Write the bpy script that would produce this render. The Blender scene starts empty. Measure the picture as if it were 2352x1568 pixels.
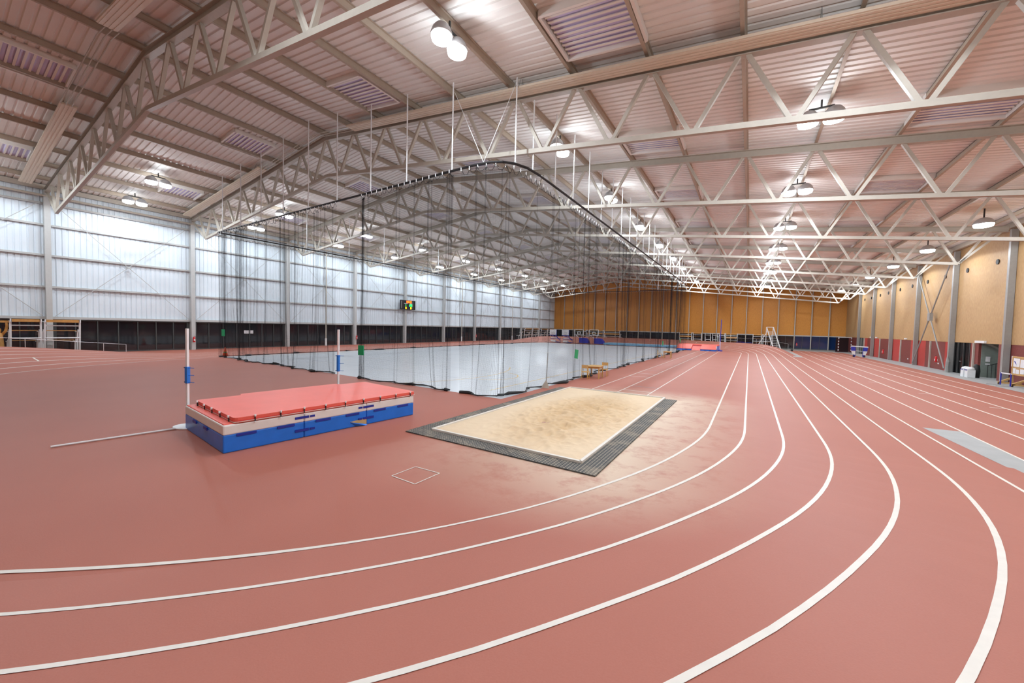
import bpy, bmesh, math, random
from mathutils import Vector, Matrix, noise
R_ = random.Random(7)
SC = bpy.context.scene
COL = SC.collection
# ------------------------------------------------------------------ camera
H = 3.0
YAW, PITCH, ROLL, FPX = 0.558761557, -0.0386983643, 0.0243243591, 873.468632
F0 = Vector((-math.sin(YAW), math.cos(YAW), 0)); R0 = Vector((math.cos(YAW), math.sin(YAW), 0)); U0 = Vector((0, 0, 1))
FW = F0*math.cos(PITCH)+U0*math.sin(PITCH); U2 = -F0*math.sin(PITCH)+U0*math.cos(PITCH)
RT = R0*math.cos(ROLL)+U2*math.sin(ROLL); UP = -R0*math.sin(ROLL)+U2*math.cos(ROLL)
cd = bpy.data.cameras.new('camera'); cam = bpy.data.objects.new('camera', cd); COL.objects.link(cam)
cd.sensor_fit = 'HORIZONTAL'; cd.sensor_width = 36.0; cd.lens = FPX*36.0/2352.0
cd.clip_start = 0.05; cd.clip_end = 400
M = Matrix((RT, UP, -FW)).transposed().to_4x4(); M.translation = Vector((0, 0, H))
cam.matrix_world = M
SC.camera = cam
# ------------------------------------------------------------------ world, exposure
w = bpy.data.worlds.new('night'); SC.world = w; w.use_nodes = True
w.node_tree.nodes['Background'].inputs[0].default_value = (0.02, 0.025, 0.04, 1)
w.node_tree.nodes['Background'].inputs[1].default_value = 0.3
vs = SC.view_settings
vs.view_transform = 'Standard'; vs.look = 'None'; vs.gamma = 1.0; vs.use_curve_mapping = False
vs.exposure = 0.29
LAMP_W = 720.0          # strength of one floodlight fixture inside its beam
LAMP_UP = 130.0          # spill of the same fixture above the rim of its reflector
LAMP_C = (0.87, 0.96, 1.05)
SC.cycles.use_denoising = True
SC.cycles.transparent_max_bounces = 40
SC.cycles.max_bounces = 4
SC.cycles.diffuse_bounces = 3
SC.cycles.glossy_bounces = 2
SC.cycles.use_adaptive_sampling = True
SC.cycles.adaptive_threshold = 0.07
SC.cycles.caustics_reflective = False; SC.cycles.caustics_refractive = False
SC.cycles.sample_clamp_indirect = 6.0
# lamps are built with their fixtures further down (function floodlight)

# ------------------------------------------------------------------ materials
MATS = {}
def nodes(name):
    m = bpy.data.materials.new(name); m.use_nodes = True
    nt = m.node_tree; return m, nt, nt.nodes['Principled BSDF'], nt.nodes['Material Output']
def N(nt, t, **kw):
    n = nt.nodes.new(t)
    for k, v in kw.items(): setattr(n, k, v)
    return n
def lk(nt, a, b): nt.links.new(a, b)
def mat(name, c, rough=0.6, metal=0.0, var=0.06, scale=6.0, spec=0.5, bump=0.0):
    if name in MATS: return MATS[name]
    m, nt, b, o = nodes(name)
    b.inputs['Roughness'].default_value = rough; b.inputs['Metallic'].default_value = metal
    b.inputs['Specular IOR Level'].default_value = spec
    tc = N(nt, 'ShaderNodeTexCoord'); nz = N(nt, 'ShaderNodeTexNoise'); nz.inputs['Scale'].default_value = scale; nz.inputs['Detail'].default_value = 4
    lk(nt, tc.outputs['Object'], nz.inputs['Vector'])
    r = N(nt, 'ShaderNodeValToRGB'); e = r.color_ramp.elements
    e[0].position = .3; e[1].position = .7
    e[0].color = (*[x*(1-var) for x in c], 1); e[1].color = (*[min(1, x*(1+var)) for x in c], 1)
    lk(nt, nz.outputs['Fac'], r.inputs['Fac']); lk(nt, r.outputs['Color'], b.inputs['Base Color'])
    if bump:
        bp = N(nt, 'ShaderNodeBump'); bp.inputs['Strength'].default_value = bump; bp.inputs['Distance'].default_value = .02
        lk(nt, nz.outputs['Fac'], bp.inputs['Height']); lk(nt, bp.outputs['Normal'], b.inputs['Normal'])
    MATS[name] = m; return m
def emis(name, c, s):
    if name in MATS: return MATS[name]
    m, nt, b, o = nodes(name)
    b.inputs['Base Color'].default_value = (*c, 1); b.inputs['Emission Color'].default_value = (*c, 1); b.inputs['Emission Strength'].default_value = s
    MATS[name] = m; return m
def math_n(nt, op, a, b=None, c=None, clamp=False):
    n = N(nt, 'ShaderNodeMath', operation=op); n.use_clamp = clamp
    for i, v in enumerate((a, b, c)):
        if v is None: continue
        if isinstance(v, (int, float)): n.inputs[i].default_value = v
        else: lk(nt, v, n.inputs[i])
    return n.outputs[0]
def mixc(nt, f, a, b):
    n = N(nt, 'ShaderNodeMix', data_type='RGBA')
    if isinstance(f, (int, float)): n.inputs[0].default_value = f
    else: lk(nt, f, n.inputs[0])
    for i, v in ((6, a), (7, b)):
        if isinstance(v, tuple): n.inputs[i].default_value = (*v, 1)
        else: lk(nt, v, n.inputs[i])
    return n.outputs[2]

def m_track():
    m, nt, b, o = nodes('red_track_surface')
    tc = N(nt, 'ShaderNodeTexCoord'); P = tc.outputs['Object']
    n1 = N(nt, 'ShaderNodeTexNoise'); n1.inputs['Scale'].default_value = .35; n1.inputs['Detail'].default_value = 6; lk(nt, P, n1.inputs['Vector'])
    n2 = N(nt, 'ShaderNodeTexNoise'); n2.inputs['Scale'].default_value = 60; n2.inputs['Detail'].default_value = 2; lk(nt, P, n2.inputs['Vector'])
    c = mixc(nt, n1.outputs['Fac'], (.37, .112, .075), (.45, .15, .103))
    c = mixc(nt, math_n(nt, 'MULTIPLY', n2.outputs['Fac'], .4), c, (.50, .2, .145))
    # sand dust around the pit: distance from the pit rectangle
    s = N(nt, 'ShaderNodeSeparateXYZ'); lk(nt, P, s.inputs[0])
    dx = math_n(nt, 'SUBTRACT', math_n(nt, 'ABSOLUTE', math_n(nt, 'ADD', s.outputs['X'], 4.6)), 2.2)
    dy = math_n(nt, 'SUBTRACT', math_n(nt, 'ABSOLUTE', math_n(nt, 'SUBTRACT', s.outputs['Y'], 12.4)), 5.0)
    dx = math_n(nt, 'MAXIMUM', dx, 0.0); dy = math_n(nt, 'MAXIMUM', dy, 0.0)
    d = math_n(nt, 'SQRT', math_n(nt, 'ADD', math_n(nt, 'MULTIPLY', dx, dx), math_n(nt, 'MULTIPLY', dy, dy)))
    k = math_n(nt, 'SUBTRACT', 1.0, math_n(nt, 'DIVIDE', d, 3.0), clamp=True)
    k = math_n(nt, 'POWER', k, 1.4)
    n3 = N(nt, 'ShaderNodeTexNoise'); n3.inputs['Scale'].default_value = 1.3; n3.inputs['Detail'].default_value = 9; n3.inputs['Roughness'].default_value = .72; lk(nt, P, n3.inputs['Vector'])
    right = math_n(nt, 'MULTIPLY_ADD', s.outputs['X'], .19, 1.5, clamp=True)
    dust = math_n(nt, 'MULTIPLY', math_n(nt, 'MULTIPLY', k, right), math_n(nt, 'MULTIPLY_ADD', n3.outputs['Fac'], 3.4, -.75, clamp=True), clamp=True)
    c = mixc(nt, math_n(nt, 'MULTIPLY', dust, .95), c, (.72, .58, .44))
    # light scuffs
    n4 = N(nt, 'ShaderNodeTexNoise'); n4.inputs['Scale'].default_value = 2.2; n4.inputs['Detail'].default_value = 10; n4.inputs['Roughness'].default_value = .8; lk(nt, P, n4.inputs['Vector'])
    sc = math_n(nt, 'MULTIPLY_ADD', n4.outputs['Fac'], 9, -6.3, clamp=True)
    c = mixc(nt, math_n(nt, 'MULTIPLY', sc, .35), c, (.62, .42, .33))
    lk(nt, c, b.inputs['Base Color'])
    b.inputs['Roughness'].default_value = .6; b.inputs['Specular IOR Level'].default_value = .4
    bp = N(nt, 'ShaderNodeBump'); bp.inputs['Strength'].default_value = .25; bp.inputs['Distance'].default_value = .004
    lk(nt, n2.outputs['Fac'], bp.inputs['Height']); lk(nt, bp.outputs['Normal'], b.inputs['Normal'])
    MATS['track'] = m; return m
def m_sand():
    m, nt, b, o = nodes('sand')
    tc = N(nt, 'ShaderNodeTexCoord'); P = tc.outputs['Object']
    n1 = N(nt, 'ShaderNodeTexNoise'); n1.inputs['Scale'].default_value = .45; n1.inputs['Detail'].default_value = 5; lk(nt, P, n1.inputs['Vector'])
    n2 = N(nt, 'ShaderNodeTexNoise'); n2.inputs['Scale'].default_value = 6; n2.inputs['Detail'].default_value = 8; lk(nt, P, n2.inputs['Vector'])
    f = math_n(nt, 'MULTIPLY_ADD', n1.outputs['Fac'], 2.6, -.85, clamp=True)
    s = N(nt, 'ShaderNodeSeparateXYZ'); lk(nt, P, s.inputs[0])
    ex = math_n(nt, 'DIVIDE', math_n(nt, 'ADD', s.outputs['X'], 4.9), 1.9); ey = math_n(nt, 'DIVIDE', math_n(nt, 'SUBTRACT', s.outputs['Y'], 12.2), 4.4)
    rr = math_n(nt, 'ADD', math_n(nt, 'MULTIPLY', ex, ex), math_n(nt, 'MULTIPLY', ey, ey))
    damp = math_n(nt, 'SUBTRACT', 1.15, rr, clamp=True)
    f = math_n(nt, 'MULTIPLY', damp, math_n(nt, 'MULTIPLY_ADD', f, .6, .4), clamp=True)
    c = mixc(nt, f, (.80, .64, .45), (.64, .43, .22))
    c = mixc(nt, math_n(nt, 'MULTIPLY_ADD', n2.outputs['Fac'], .8, -.25, clamp=True), c, (.84, .69, .50))
    lk(nt, c, b.inputs['Base Color']); b.inputs['Roughness'].default_value = .95; b.inputs['Specular IOR Level'].default_value = .1
    bp = N(nt, 'ShaderNodeBump'); bp.inputs['Strength'].default_value = .5; bp.inputs['Distance'].default_value = .02
    lk(nt, n2.outputs['Fac'], bp.inputs['Height']); lk(nt, bp.outputs['Normal'], b.inputs['Normal'])
    MATS['sand'] = m; return m
def m_rubber():
    m, nt, b, o = nodes('rubber_grid_mat')
    tc = N(nt, 'ShaderNodeTexCoord'); s = N(nt, 'ShaderNodeSeparateXYZ'); lk(nt, tc.outputs['Object'], s.inputs[0])
    def bars(out, pitch, duty):
        t = math_n(nt, 'FRACT', math_n(nt, 'DIVIDE', out, pitch)); return math_n(nt, 'GREATER_THAN', t, duty)
    hole = math_n(nt, 'MULTIPLY', bars(s.outputs['X'], .075, .5), bars(s.outputs['Y'], .075, .45))
    n1 = N(nt, 'ShaderNodeTexNoise'); n1.inputs['Scale'].default_value = 1.6; n1.inputs['Detail'].default_value = 8; n1.inputs['Roughness'].default_value = .7; lk(nt, tc.outputs['Object'], n1.inputs['Vector'])
    dust = math_n(nt, 'MULTIPLY_ADD', n1.outputs['Fac'], 3.2, -1.55, clamp=True)
    c = mixc(nt, hole, (.055, .062, .064), (.33, .29, .23))
    c = mixc(nt, math_n(nt, 'MULTIPLY', dust, .65), c, (.55, .45, .32))
    # joints between mat tiles, every 1.4 m
    j = math_n(nt, 'LESS_THAN', math_n(nt, 'FRACT', math_n(nt, 'DIVIDE', math_n(nt, 'ADD', s.outputs['X'], s.outputs['Y']), 1.4)), .012)
    c = mixc(nt, j, c, (.03, .03, .03))
    lk(nt, c, b.inputs['Base Color']); b.inputs['Roughness'].default_value = .75
    MATS['rubber'] = m; return m
def m_osb(name, c0, c1, sheen):
    m, nt, b, o = nodes(name)
    tc = N(nt, 'ShaderNodeTexCoord'); mp = N(nt, 'ShaderNodeMapping'); mp.inputs['Scale'].default_value = (9, 9, 2.6); lk(nt, tc.outputs['Object'], mp.inputs['Vector'])
    n1 = N(nt, 'ShaderNodeTexNoise'); n1.inputs['Scale'].default_value = 1.4; n1.inputs['Detail'].default_value = 6; lk(nt, mp.outputs[0], n1.inputs['Vector'])
    v = N(nt, 'ShaderNodeTexVoronoi'); v.inputs['Scale'].default_value = 1.6; lk(nt, mp.outputs[0], v.inputs['Vector'])
    f = math_n(nt, 'MULTIPLY_ADD', n1.outputs['Fac'], 1.6, -.3, clamp=True)
    c = mixc(nt, f, c0, c1)
    c = mixc(nt, math_n(nt, 'MULTIPLY', v.outputs['Color'], .16), c, tuple(min(1, x*1.35) for x in c1))
    lk(nt, c, b.inputs['Base Color']); b.inputs['Roughness'].default_value = sheen; b.inputs['Specular IOR Level'].default_value = .35
    MATS[name] = m; return m
def m_net():
    m, nt, b, o = nodes('black_netting')
    b.inputs['Base Color'].default_value = (.012, .013, .016, 1); b.inputs['Roughness'].default_value = .8; b.inputs['Specular IOR Level'].default_value = .2
    uv = N(nt, 'ShaderNodeTexCoord'); s = N(nt, 'ShaderNodeSeparateXYZ'); lk(nt, uv.outputs['UV'], s.inputs[0])
    def thr(out):
        return math_n(nt, 'LESS_THAN', math_n(nt, 'FRACT', math_n(nt, 'DIVIDE', out, .042)), .08)
    g = math_n(nt, 'MAXIMUM', thr(s.outputs['X']), thr(s.outputs['Y']))
    tr = N(nt, 'ShaderNodeBsdfTransparent'); mx = N(nt, 'ShaderNodeMixShader')
    lk(nt, g, mx.inputs[0]); lk(nt, tr.outputs[0], mx.inputs[1]); lk(nt, b.outputs[0], mx.inputs[2]); lk(nt, mx.outputs[0], o.inputs['Surface'])
    MATS['net'] = m; return m
def m_glass(name, c, rough=.06):
    m, nt, b, o = nodes(name)
    b.inputs['Base Color'].default_value = (*c, 1); b.inputs['Roughness'].default_value = rough; b.inputs['IOR'].default_value = 1.65
    tc = N(nt, 'ShaderNodeTexCoord'); n1 = N(nt, 'ShaderNodeTexNoise'); n1.inputs['Scale'].default_value = .5; lk(nt, tc.outputs['Object'], n1.inputs['Vector'])
    lk(nt, mixc(nt, n1.outputs['Fac'], tuple(x*.6 for x in c), tuple(x*1.3 for x in c)), b.inputs['Base Color'])
    MATS[name] = m; return m
def m_clear():
    m, nt, b, o = nodes('clear_railing_glass')
    tr = N(nt, 'ShaderNodeBsdfTransparent'); tr.inputs[0].default_value = (.75, .8, .79, 1)
    gl = N(nt, 'ShaderNodeBsdfGlossy'); gl.inputs['Roughness'].default_value = .05
    fr = N(nt, 'ShaderNodeFresnel'); fr.inputs[0].default_value = 1.45
    mx = N(nt, 'ShaderNodeMixShader'); lk(nt, fr.outputs[0], mx.inputs[0]); lk(nt, tr.outputs[0], mx.inputs[1]); lk(nt, gl.outputs[0], mx.inputs[2]); lk(nt, mx.outputs[0], o.inputs['Surface'])
    MATS['clear'] = m; return m
def m_sky():
    m, nt, b, o = nodes('skylight_sheet')
    b.inputs['Base Color'].default_value = (.36, .30, .56, 1); b.inputs['Roughness'].default_value = .35
    tc = N(nt, 'ShaderNodeTexCoord'); n1 = N(nt, 'ShaderNodeTexNoise'); n1.inputs['Scale'].default_value = .8; lk(nt, tc.outputs['Object'], n1.inputs['Vector'])
    lk(nt, mixc(nt, n1.outputs['Fac'], (.60, .55, .84), (.72, .68, .92)), b.inputs['Base Color'])
    MATS['skylight'] = m; return m
TRACK = m_track(); SAND = m_sand(); RUB = m_rubber(); NET = m_net(); GLASS = m_glass('night_window_glass', (.012, .014, .018)); GLASSB = m_glass('night_window_glass_blue', (.01, .03, .10)); CLEAR = m_clear(); SKYL = m_sky()
OSBF = m_osb('orange_strand_board', (.52, .20, .028), (.66, .285, .045), .5)  # far wall boards, a deeper orange than those of the right wall
OSBR = m_osb('pale_strand_board', (.40, .24, .105), (.54, .355, .175), .6)
LINE = mat('white_line_paint', (.80, .76, .69), .55, var=.04)
COURT = mat('court_floor', (.56, .60, .64), .33, var=.03, scale=1.2)
PAVE = mat('grey_pavement', (.40, .42, .42), .6, var=.05, scale=2)
ROOF = mat('roof_sheet', (.86, .84, .80), .6, var=.03, scale=.6, spec=.25)
HEAT = mat('heater_enamel', (.74, .65, .52), .45, var=.03, spec=.4)
CLAD = mat('wall_sheet', (.73, .81, .87), .4, var=.03, scale=.8)
STEEL = mat('cream_steel', (.50, .465, .40), .5, var=.04, spec=.4)
PURLM = mat('purlin_steel', (.46, .39, .31), .55, var=.04, spec=.3)
GREYST = mat('grey_steel', (.31, .31, .295), .45, var=.04)
GIRT = mat('girt_steel', (.50, .51, .50), .45, var=.03)
WHITE = mat('white_paint', (.83, .86, .87), .4, var=.02)
ALU = mat('aluminium', (.62, .63, .65), .35, metal=.5, var=.05)
DARKF = mat('dark_frame', (.05, .055, .055), .45)
BLACK = mat('black_rubber', (.012, .012, .013), .6)
BLUE = mat('blue_vinyl', (.015, .20, .82), .32, var=.05, scale=3, bump=.25)
NAVY = mat('dark_blue_tape', (.012, .03, .35), .5)
CREAMV = mat('cream_vinyl', (.86, .87, .84), .38, var=.03, scale=3, bump=.2)
REDV = mat('red_vinyl', (.88, .15, .11), .45, var=.03, scale=2, bump=.08)
REDD = mat('red_vinyl_side', (.66, .05, .05), .4, var=.05)
FOAM = mat('tan_foam', (.62, .44, .20), .9)
WOOD = mat('orange_wood', (.58, .29, .075), .45, var=.15, scale=5)
WOODL = mat('light_wood', (.62, .38, .14), .5, var=.12, scale=7)
YELL = mat('yellow_paint', (.72, .40, .02), .4)
PANR = mat('red_wall_panel', (.50, .055, .045), .45, var=.05)
PAND = mat('dark_red_brick', (.20, .042, .034), .6, var=.12, scale=9)
GREENW = mat('grey_green_wall', (.23, .27, .24), .7)
DBLUE = mat('deep_blue_pad', (.02, .03, .42), .45)
LBLUE = mat('pale_blue_mat', (.22, .50, .74), .5, var=.05)
GREEN = mat('green_plastic', (.0, .36, .13), .45)
ORANGE = mat('orange_plastic', (.75, .10, .02), .45)
EXTR = mat('extinguisher_red', (.62, .015, .02), .35)
PAPER = mat('white_paper', (.78, .78, .80), .7)
CORK = mat('cork_board', (.52, .33, .16), .85, var=.12, scale=30)
LAMPB = mat('lamp_housing', (.52, .53, .55), .4, metal=.3)
LENS = emis('lamp_lens', (1.0, 1.0, 1.0), 22.0)

# ------------------------------------------------------------------ mesh builder
class MB:
    def __init__(s): s.v = []; s.f = []; s.uv = None
    def add(s, vs, fs):
        o = len(s.v); s.v += [tuple(v) for v in vs]; s.f += [tuple(i+o for i in f) for f in fs]; return s
    def box(s, x0, x1, y0, y1, z0, z1):
        v = [(x, y, z) for x in (x0, x1) for y in (y0, y1) for z in (z0, z1)]
        return s.add(v, [(0, 1, 3, 2), (4, 6, 7, 5), (0, 4, 5, 1), (2, 3, 7, 6), (0, 2, 6, 4), (1, 5, 7, 3)])
    def cbox(s, c, sx, sy, sz): return s.box(c[0]-sx/2, c[0]+sx/2, c[1]-sy/2, c[1]+sy/2, c[2]-sz/2, c[2]+sz/2)
    def bar(s, p, q, a, b=None, up=(0, 0, 1)):
        p = Vector(p); q = Vector(q); b = a if b is None else b
        d = (q-p).normalized(); u = Vector(up)
        if abs(d.dot(u)) > .98: u = Vector((1, 0, 0))
        l = d.cross(u).normalized(); u = l.cross(d)
        v = [pt+l*(sx*a/2)+u*(sz*b/2) for pt in (p, q) for sx, sz in ((-1, -1), (1, -1), (1, 1), (-1, 1))]
        return s.add(v, [(0, 3, 2, 1), (4, 5, 6, 7), (0, 1, 5, 4), (1, 2, 6, 5), (2, 3, 7, 6), (3, 0, 4, 7)])
    def tube(s, pts, r, n=8, cap=True):
        pts = [Vector(p) for p in pts]; vs_ = []; fs = []; prev = None
        for i, p in enumerate(pts):
            d = (pts[min(i+1, len(pts)-1)]-pts[max(i-1, 0)]).normalized()
            u = Vector((0, 0, 1)) if prev is None else prev
            if abs(d.dot(u)) > .95 and prev is None: u = Vector((1, 0, 0))
            l = d.cross(u).normalized(); u = l.cross(d).normalized(); prev = u
            rr = r[i] if isinstance(r, (list, tuple)) else r
            vs_ += [p+l*(rr*math.cos(2*math.pi*k/n))+u*(rr*math.sin(2*math.pi*k/n)) for k in range(n)]
        for i in range(len(pts)-1):
            fs += [(i*n+k, i*n+(k+1) % n, (i+1)*n+(k+1) % n, (i+1)*n+k) for k in range(n)]
        if cap: fs += [tuple(range(n))[::-1], tuple((len(pts)-1)*n+k for k in range(n))]
        return s.add(vs_, fs)
    def lathe(s, c, prof, n=20):
        vs_ = []; fs = []
        for (r, z) in prof: vs_ += [(c[0]+r*math.cos(2*math.pi*k/n), c[1]+r*math.sin(2*math.pi*k/n), c[2]+z) for k in range(n)]
        for i in range(len(prof)-1): fs += [(i*n+k, i*n+(k+1) % n, (i+1)*n+(k+1) % n, (i+1)*n+k) for k in range(n)]
        fs += [tuple(range(n))[::-1], tuple((len(prof)-1)*n+k for k in range(n))]
        return s.add(vs_, fs)
    def prism(s, poly, z0, z1):
        n = len(poly); v = [(*p, z0) for p in poly]+[(*p, z1) for p in poly]
        return s.add(v, [tuple(range(n))[::-1], tuple(range(n, 2*n))]+[(i, (i+1) % n, n+(i+1) % n, n+i) for i in range(n)])
    def build(s, name, m, parent=None, smooth=False, bevel=0.0, kind=None):
        me = bpy.data.meshes.new(name); me.from_pydata(s.v, [], s.f); me.update()
        if s.uv:
            l = me.uv_layers.new(name='UVMap')
            for lp in me.loops: l.data[lp.index].uv = s.uv[lp.vertex_index]
        me.materials.append(m)
        o = bpy.data.objects.new(name, me); COL.objects.link(o)
        if smooth:
            for p in me.polygons: p.use_smooth = True
        if bevel:
            bv = o.modifiers.new('bevel', 'BEVEL'); bv.width = bevel; bv.segments = 2; bv.limit_method = 'ANGLE'
        if parent: o.parent = parent
        if kind: o['kind'] = kind
        return o
def tag(o, label, cat, group=None):
    o['label'] = label; o['category'] = cat
    if group: o['group'] = group
    return o
def thing(name, label, cat, loc=(0, 0, 0), rz=0.0, group=None):
    o = bpy.data.objects.new(name, None); COL.objects.link(o); o.location = loc; o.rotation_euler = (0, 0, rz); o.empty_display_size = .2
    return tag(o, label, cat, group)
def dup(root, loc, rz=None, label=None, group=None):
    r = root.copy(); COL.objects.link(r); r.location = loc
    if rz is not None: r.rotation_euler = (0, 0, rz)
    if label: r['label'] = label
    if group: r['group'] = group
    for ch in list(root.children):
        c = ch.copy(); COL.objects.link(c); c.parent = r
        for g in list(ch.children):
            d = g.copy(); COL.objects.link(d); d.parent = c
    return r
ORD = 'first second third fourth fifth sixth seventh eighth ninth tenth eleventh twelfth thirteenth fourteenth fifteenth sixteenth seventeenth eighteenth nineteenth twentieth'.split()+['twenty-'+x for x in 'first second third fourth fifth sixth seventh eighth ninth'.split()]+['thirtieth']

# ------------------------------------------------------------------ layout of the hall
XL, XR = -46.6, 15.0
RIDX = -23.8
def ztop(x): return 14.95-.119*(x-RIDX) if x > RIDX else 14.95+.108*(x-RIDX)
def zbot(x): return 12.55-.119*(x-RIDX) if x > RIDX else 12.55+.108*(x-RIDX)
def zroof(x): return ztop(x)+.52
def yfar(x): return 96.6-(x-XL)*4.0/61.6
LY = [6+9*k for k in range(-2, 10)]            # columns on the left wall
def ry(yl): return 0.931*yl+.75                 # the same frame at the right wall
YB = -13.0
PURL = [-.56+2.93*k for k in range(-15, 0)]+[-.56+2.87*k for k in range(0, 6)]

# ---- floor, banked bends
CX, RAD, Y0, Y1, BANK, RAMP, LW = -18.37, 17.43, 13.74, 62.78, .18, 10.29, .94
def sstep(t): t = max(0., min(1., t)); return t*t*(3-2*t)
def beta(th): a = th*RAD; return BANK*sstep(min(a, math.pi*RAD-a)/RAMP)
DST = [(0, -.02), (.1, -.01), (.2, -.02), (.3, -.01), (.4, .0), (.5, .05), (.6, .04), (.7, -.03), (.78, -.1), (.87, -.19), (1.0, -.2), (1.3, 0), (4, 0)]
def ds(th):
    for (a, x), (b, y) in zip(DST, DST[1:]):
        if th <= b: return x+(y-x)*(th-a)/(b-a)
    return 0
def pt(s, th, far=False, dz=0.0):
    b = beta(th); r = RAD+s*math.cos(b); y = r*math.sin(th)
    return (CX+r*math.cos(th), (Y1+y) if far else (Y0-y), max(s, 0)*math.sin(b)+dz)
floor = MB().add([(XL, YB, 0), (XR+6, YB, 0), (XR+6, 98, 0), (XL, 98, 0)], [(0, 1, 2, 3)]).build('floor', TRACK, kind='structure')
SOUT = 6.25
def bend(far):
    mb = MB(); nt_ = 90; ss_ = [0, 1, 2, 3, 4, 5, 5.64, SOUT]
    rows = []
    for i in range(nt_+1):
        th = math.pi*i/nt_
        row = [pt(s, th, far, .003) for s in ss_]
        x, y, z = row[-1]; e = pt(SOUT+.12+z*.9, th, far)
        row.append((e[0], e[1], -.01)); rows.append(row)
    n = len(rows[0])
    mb.v = [p for r in rows for p in r]
    for i in range(nt_):
        for j in range(n-1):
            q = (i*n+j, i*n+j+1, (i+1)*n+j+1, (i+1)*n+j)
            mb.f.append(q if not far else q[::-1])
    return mb.build('banked_bend', TRACK, floor, kind='structure')
bend(False); bend(True)
def strip(pts, wd, name='lane_line', m=None, parent=None, closed=False):
    mb = MB(); n = len(pts)
    P = [Vector(p) for p in pts]
    for i in range(n):
        a = P[(i-1) % n] if closed or i > 0 else P[i]; b = P[(i+1) % n] if closed or i < n-1 else P[i]
        d = (b-a); l = Vector((-d.y, d.x, 0)).normalized()*(wd/2)
        # keep the stripe on the banked surface
        for sgn in (1, -1):
            q = P[i]+l*sgn; q.z = P[i].z+slope_dz(P[i], q); mb.v.append(tuple(q))
    for i in range(n if closed else n-1):
        j = (i+1) % n; mb.f.append((2*i, 2*i+1, 2*j+1, 2*j))
    return mb.build(name, m or LINE, parent or floor, kind='structure')
def hz(x, y):
    if y < Y0: dy = Y0-y
    elif y > Y1: dy = y-Y1
    else: return 0.
    th = math.atan2(dy, x-CX); d = max(0, math.hypot(dy, x-CX)-RAD)
    return d*math.tan(beta(th))
def slope_dz(p, q): return hz(q.x, q.y)-hz(p.x, p.y)
for k in range(7):
    s = k*LW; pts = []
    for i in range(121):
        th = math.pi*i/120; pts.append(pt(s+ds(th), th, False, .008))
    for i in range(121):
        th = math.pi*(1-i/120); pts.append(pt(s+(-.1 if th < .3 and k > 0 else 0), th, True, .008))
    strip(pts, .064, closed=True)
SX = [5.86, 7.08, 8.2, 9.45, 10.7, 11.9]
for x in SX: strip([(x, -12.5, .006), (x, 84 if x > 6 else 80, .006)], .05)
for x in (-6.55, -5.28, -3.9): strip([(x, 17.7, .006), (x, 66 if x < -4 else 70, .006)], .05)
for (x0, x1, y) in ((-6.55, -5.28, 25.0), (-6.55, -5.28, 27.0), (-5.28, -3.9, 19.0)): strip([(x0, y, .006), (x1, y, .006)], .07, 'cross_line')
for (x0, x1, y) in ((-6.55, -5.28, 29.4), (-6.55, -5.28, 35), (-5.28, -3.9, 20.6), (-6.55, -5.28, 46)): strip([(x0, y, .005), (x1, y, .005)], .08, 'cross_line', GREYST)
for i, (x, y) in enumerate(((7.1, 33), (8.2, 28.5), (9.45, 25), (10.7, 22), (7.1, 60), (8.2, 61), (9.45, 62), (10.7, 63), (11.9, 64), (9.45, 50), (11.9, 49), (11.9, 40))):
    strip([(x-.5, y, .006), (x, y, .006)], .07, 'cross_line')
for (s, th, far) in ((1.9, 2.62, False), (4.0, .5, True), (3, .6, True), (2, .7, True), (5, .45, True), (1, .8, True), (4.6, .9, True), (3.6, 1.1, True), (2.6, 1.25, True), (5.2, 1.4, True), (4.2, 1.55, True)):
    strip([pt(s, th, far, .008), pt(s+.94, th+.02, far, .008)], .08, 'cross_line')
pav = MB().add([(13.1, YB, .004), (XR+.0, YB, .004), (XR, 93, .004), (4.6, 94, .004), (4.6, 83.5, .004), (13.1, 82, .004)], [(0, 1, 2, 3, 4, 5)]).build('pavement', PAVE, floor, kind='structure')
MB().add([(4.95, 17.8, .005), (5.84, 17.85, .005), (5.84, -12, .005), (3.4, -12, .005), (5.15, 8, .005), (5.25, 13, .005)], [(0, 1, 2, 3, 4, 5)][:1]).build('grey_patch', PAVE, floor, kind='structure')
MB().add([(4.9, 61, .005), (5.84, 60.5, .005), (5.84, 83, .005), (4.75, 83, .005), (5.1, 72, .005)], [(0, 1, 2, 3, 4)]).build('grey_patch', PAVE, floor, kind='structure')
# chalk square in front of the pit
sq = [(-5.88, 5.05, .007), (-5.86, 5.66, .007), (-5.21, 5.69, .007), (-5.22, 5.03, .007)]
for a, b in zip(sq, sq[1:]+sq[:1]): strip([a, b], .022, 'chalk_line')
# ball court
court = MB().add([(-36.1, 13.6, .004), (-8.62, 13.05, .004), (-8.62, 69.4, .004), (-36.1, 68.0, .004)], [(0, 1, 2, 3)]).build('court_floor', COURT, floor, kind='structure')
YL_ = mat('yellow_line', (.75, .52, .16), .5); GL_ = mat('grey_line', (.40, .44, .49), .5)
def arc(cx, cy, r, a0, a1, n=40): return [(cx+r*math.cos(a0+(a1-a0)*i/n), cy+r*math.sin(a0+(a1-a0)*i/n), .008) for i in range(n+1)]
for p, m_ in ((arc(-22.3, 18.5, 9, -.6, .6), YL_), ([(-10.2, 14.5, .008), (-10.2, 68, .008)], YL_), ([(-34.5, 14.5, .008), (-34.5, 67, .008)], YL_), (arc(-13.5, 18.8, 1.9, -1.2, 1.6), YL_), ([(-34, 41, .008), (-10.4, 41, .008)], YL_)):
    strip(p, .07, 'court_line', m_)
for yy in (17, 21, 26, 30, 34, 45, 52, 58): strip([(-34, yy, .007), (-9.5, yy-.3, .007)], .05, 'court_line', GL_)
for xx in (-14, -20, -27): strip([(xx, 15, .007), (xx, 67, .007)], .05, 'court_line', LINE)

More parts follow.
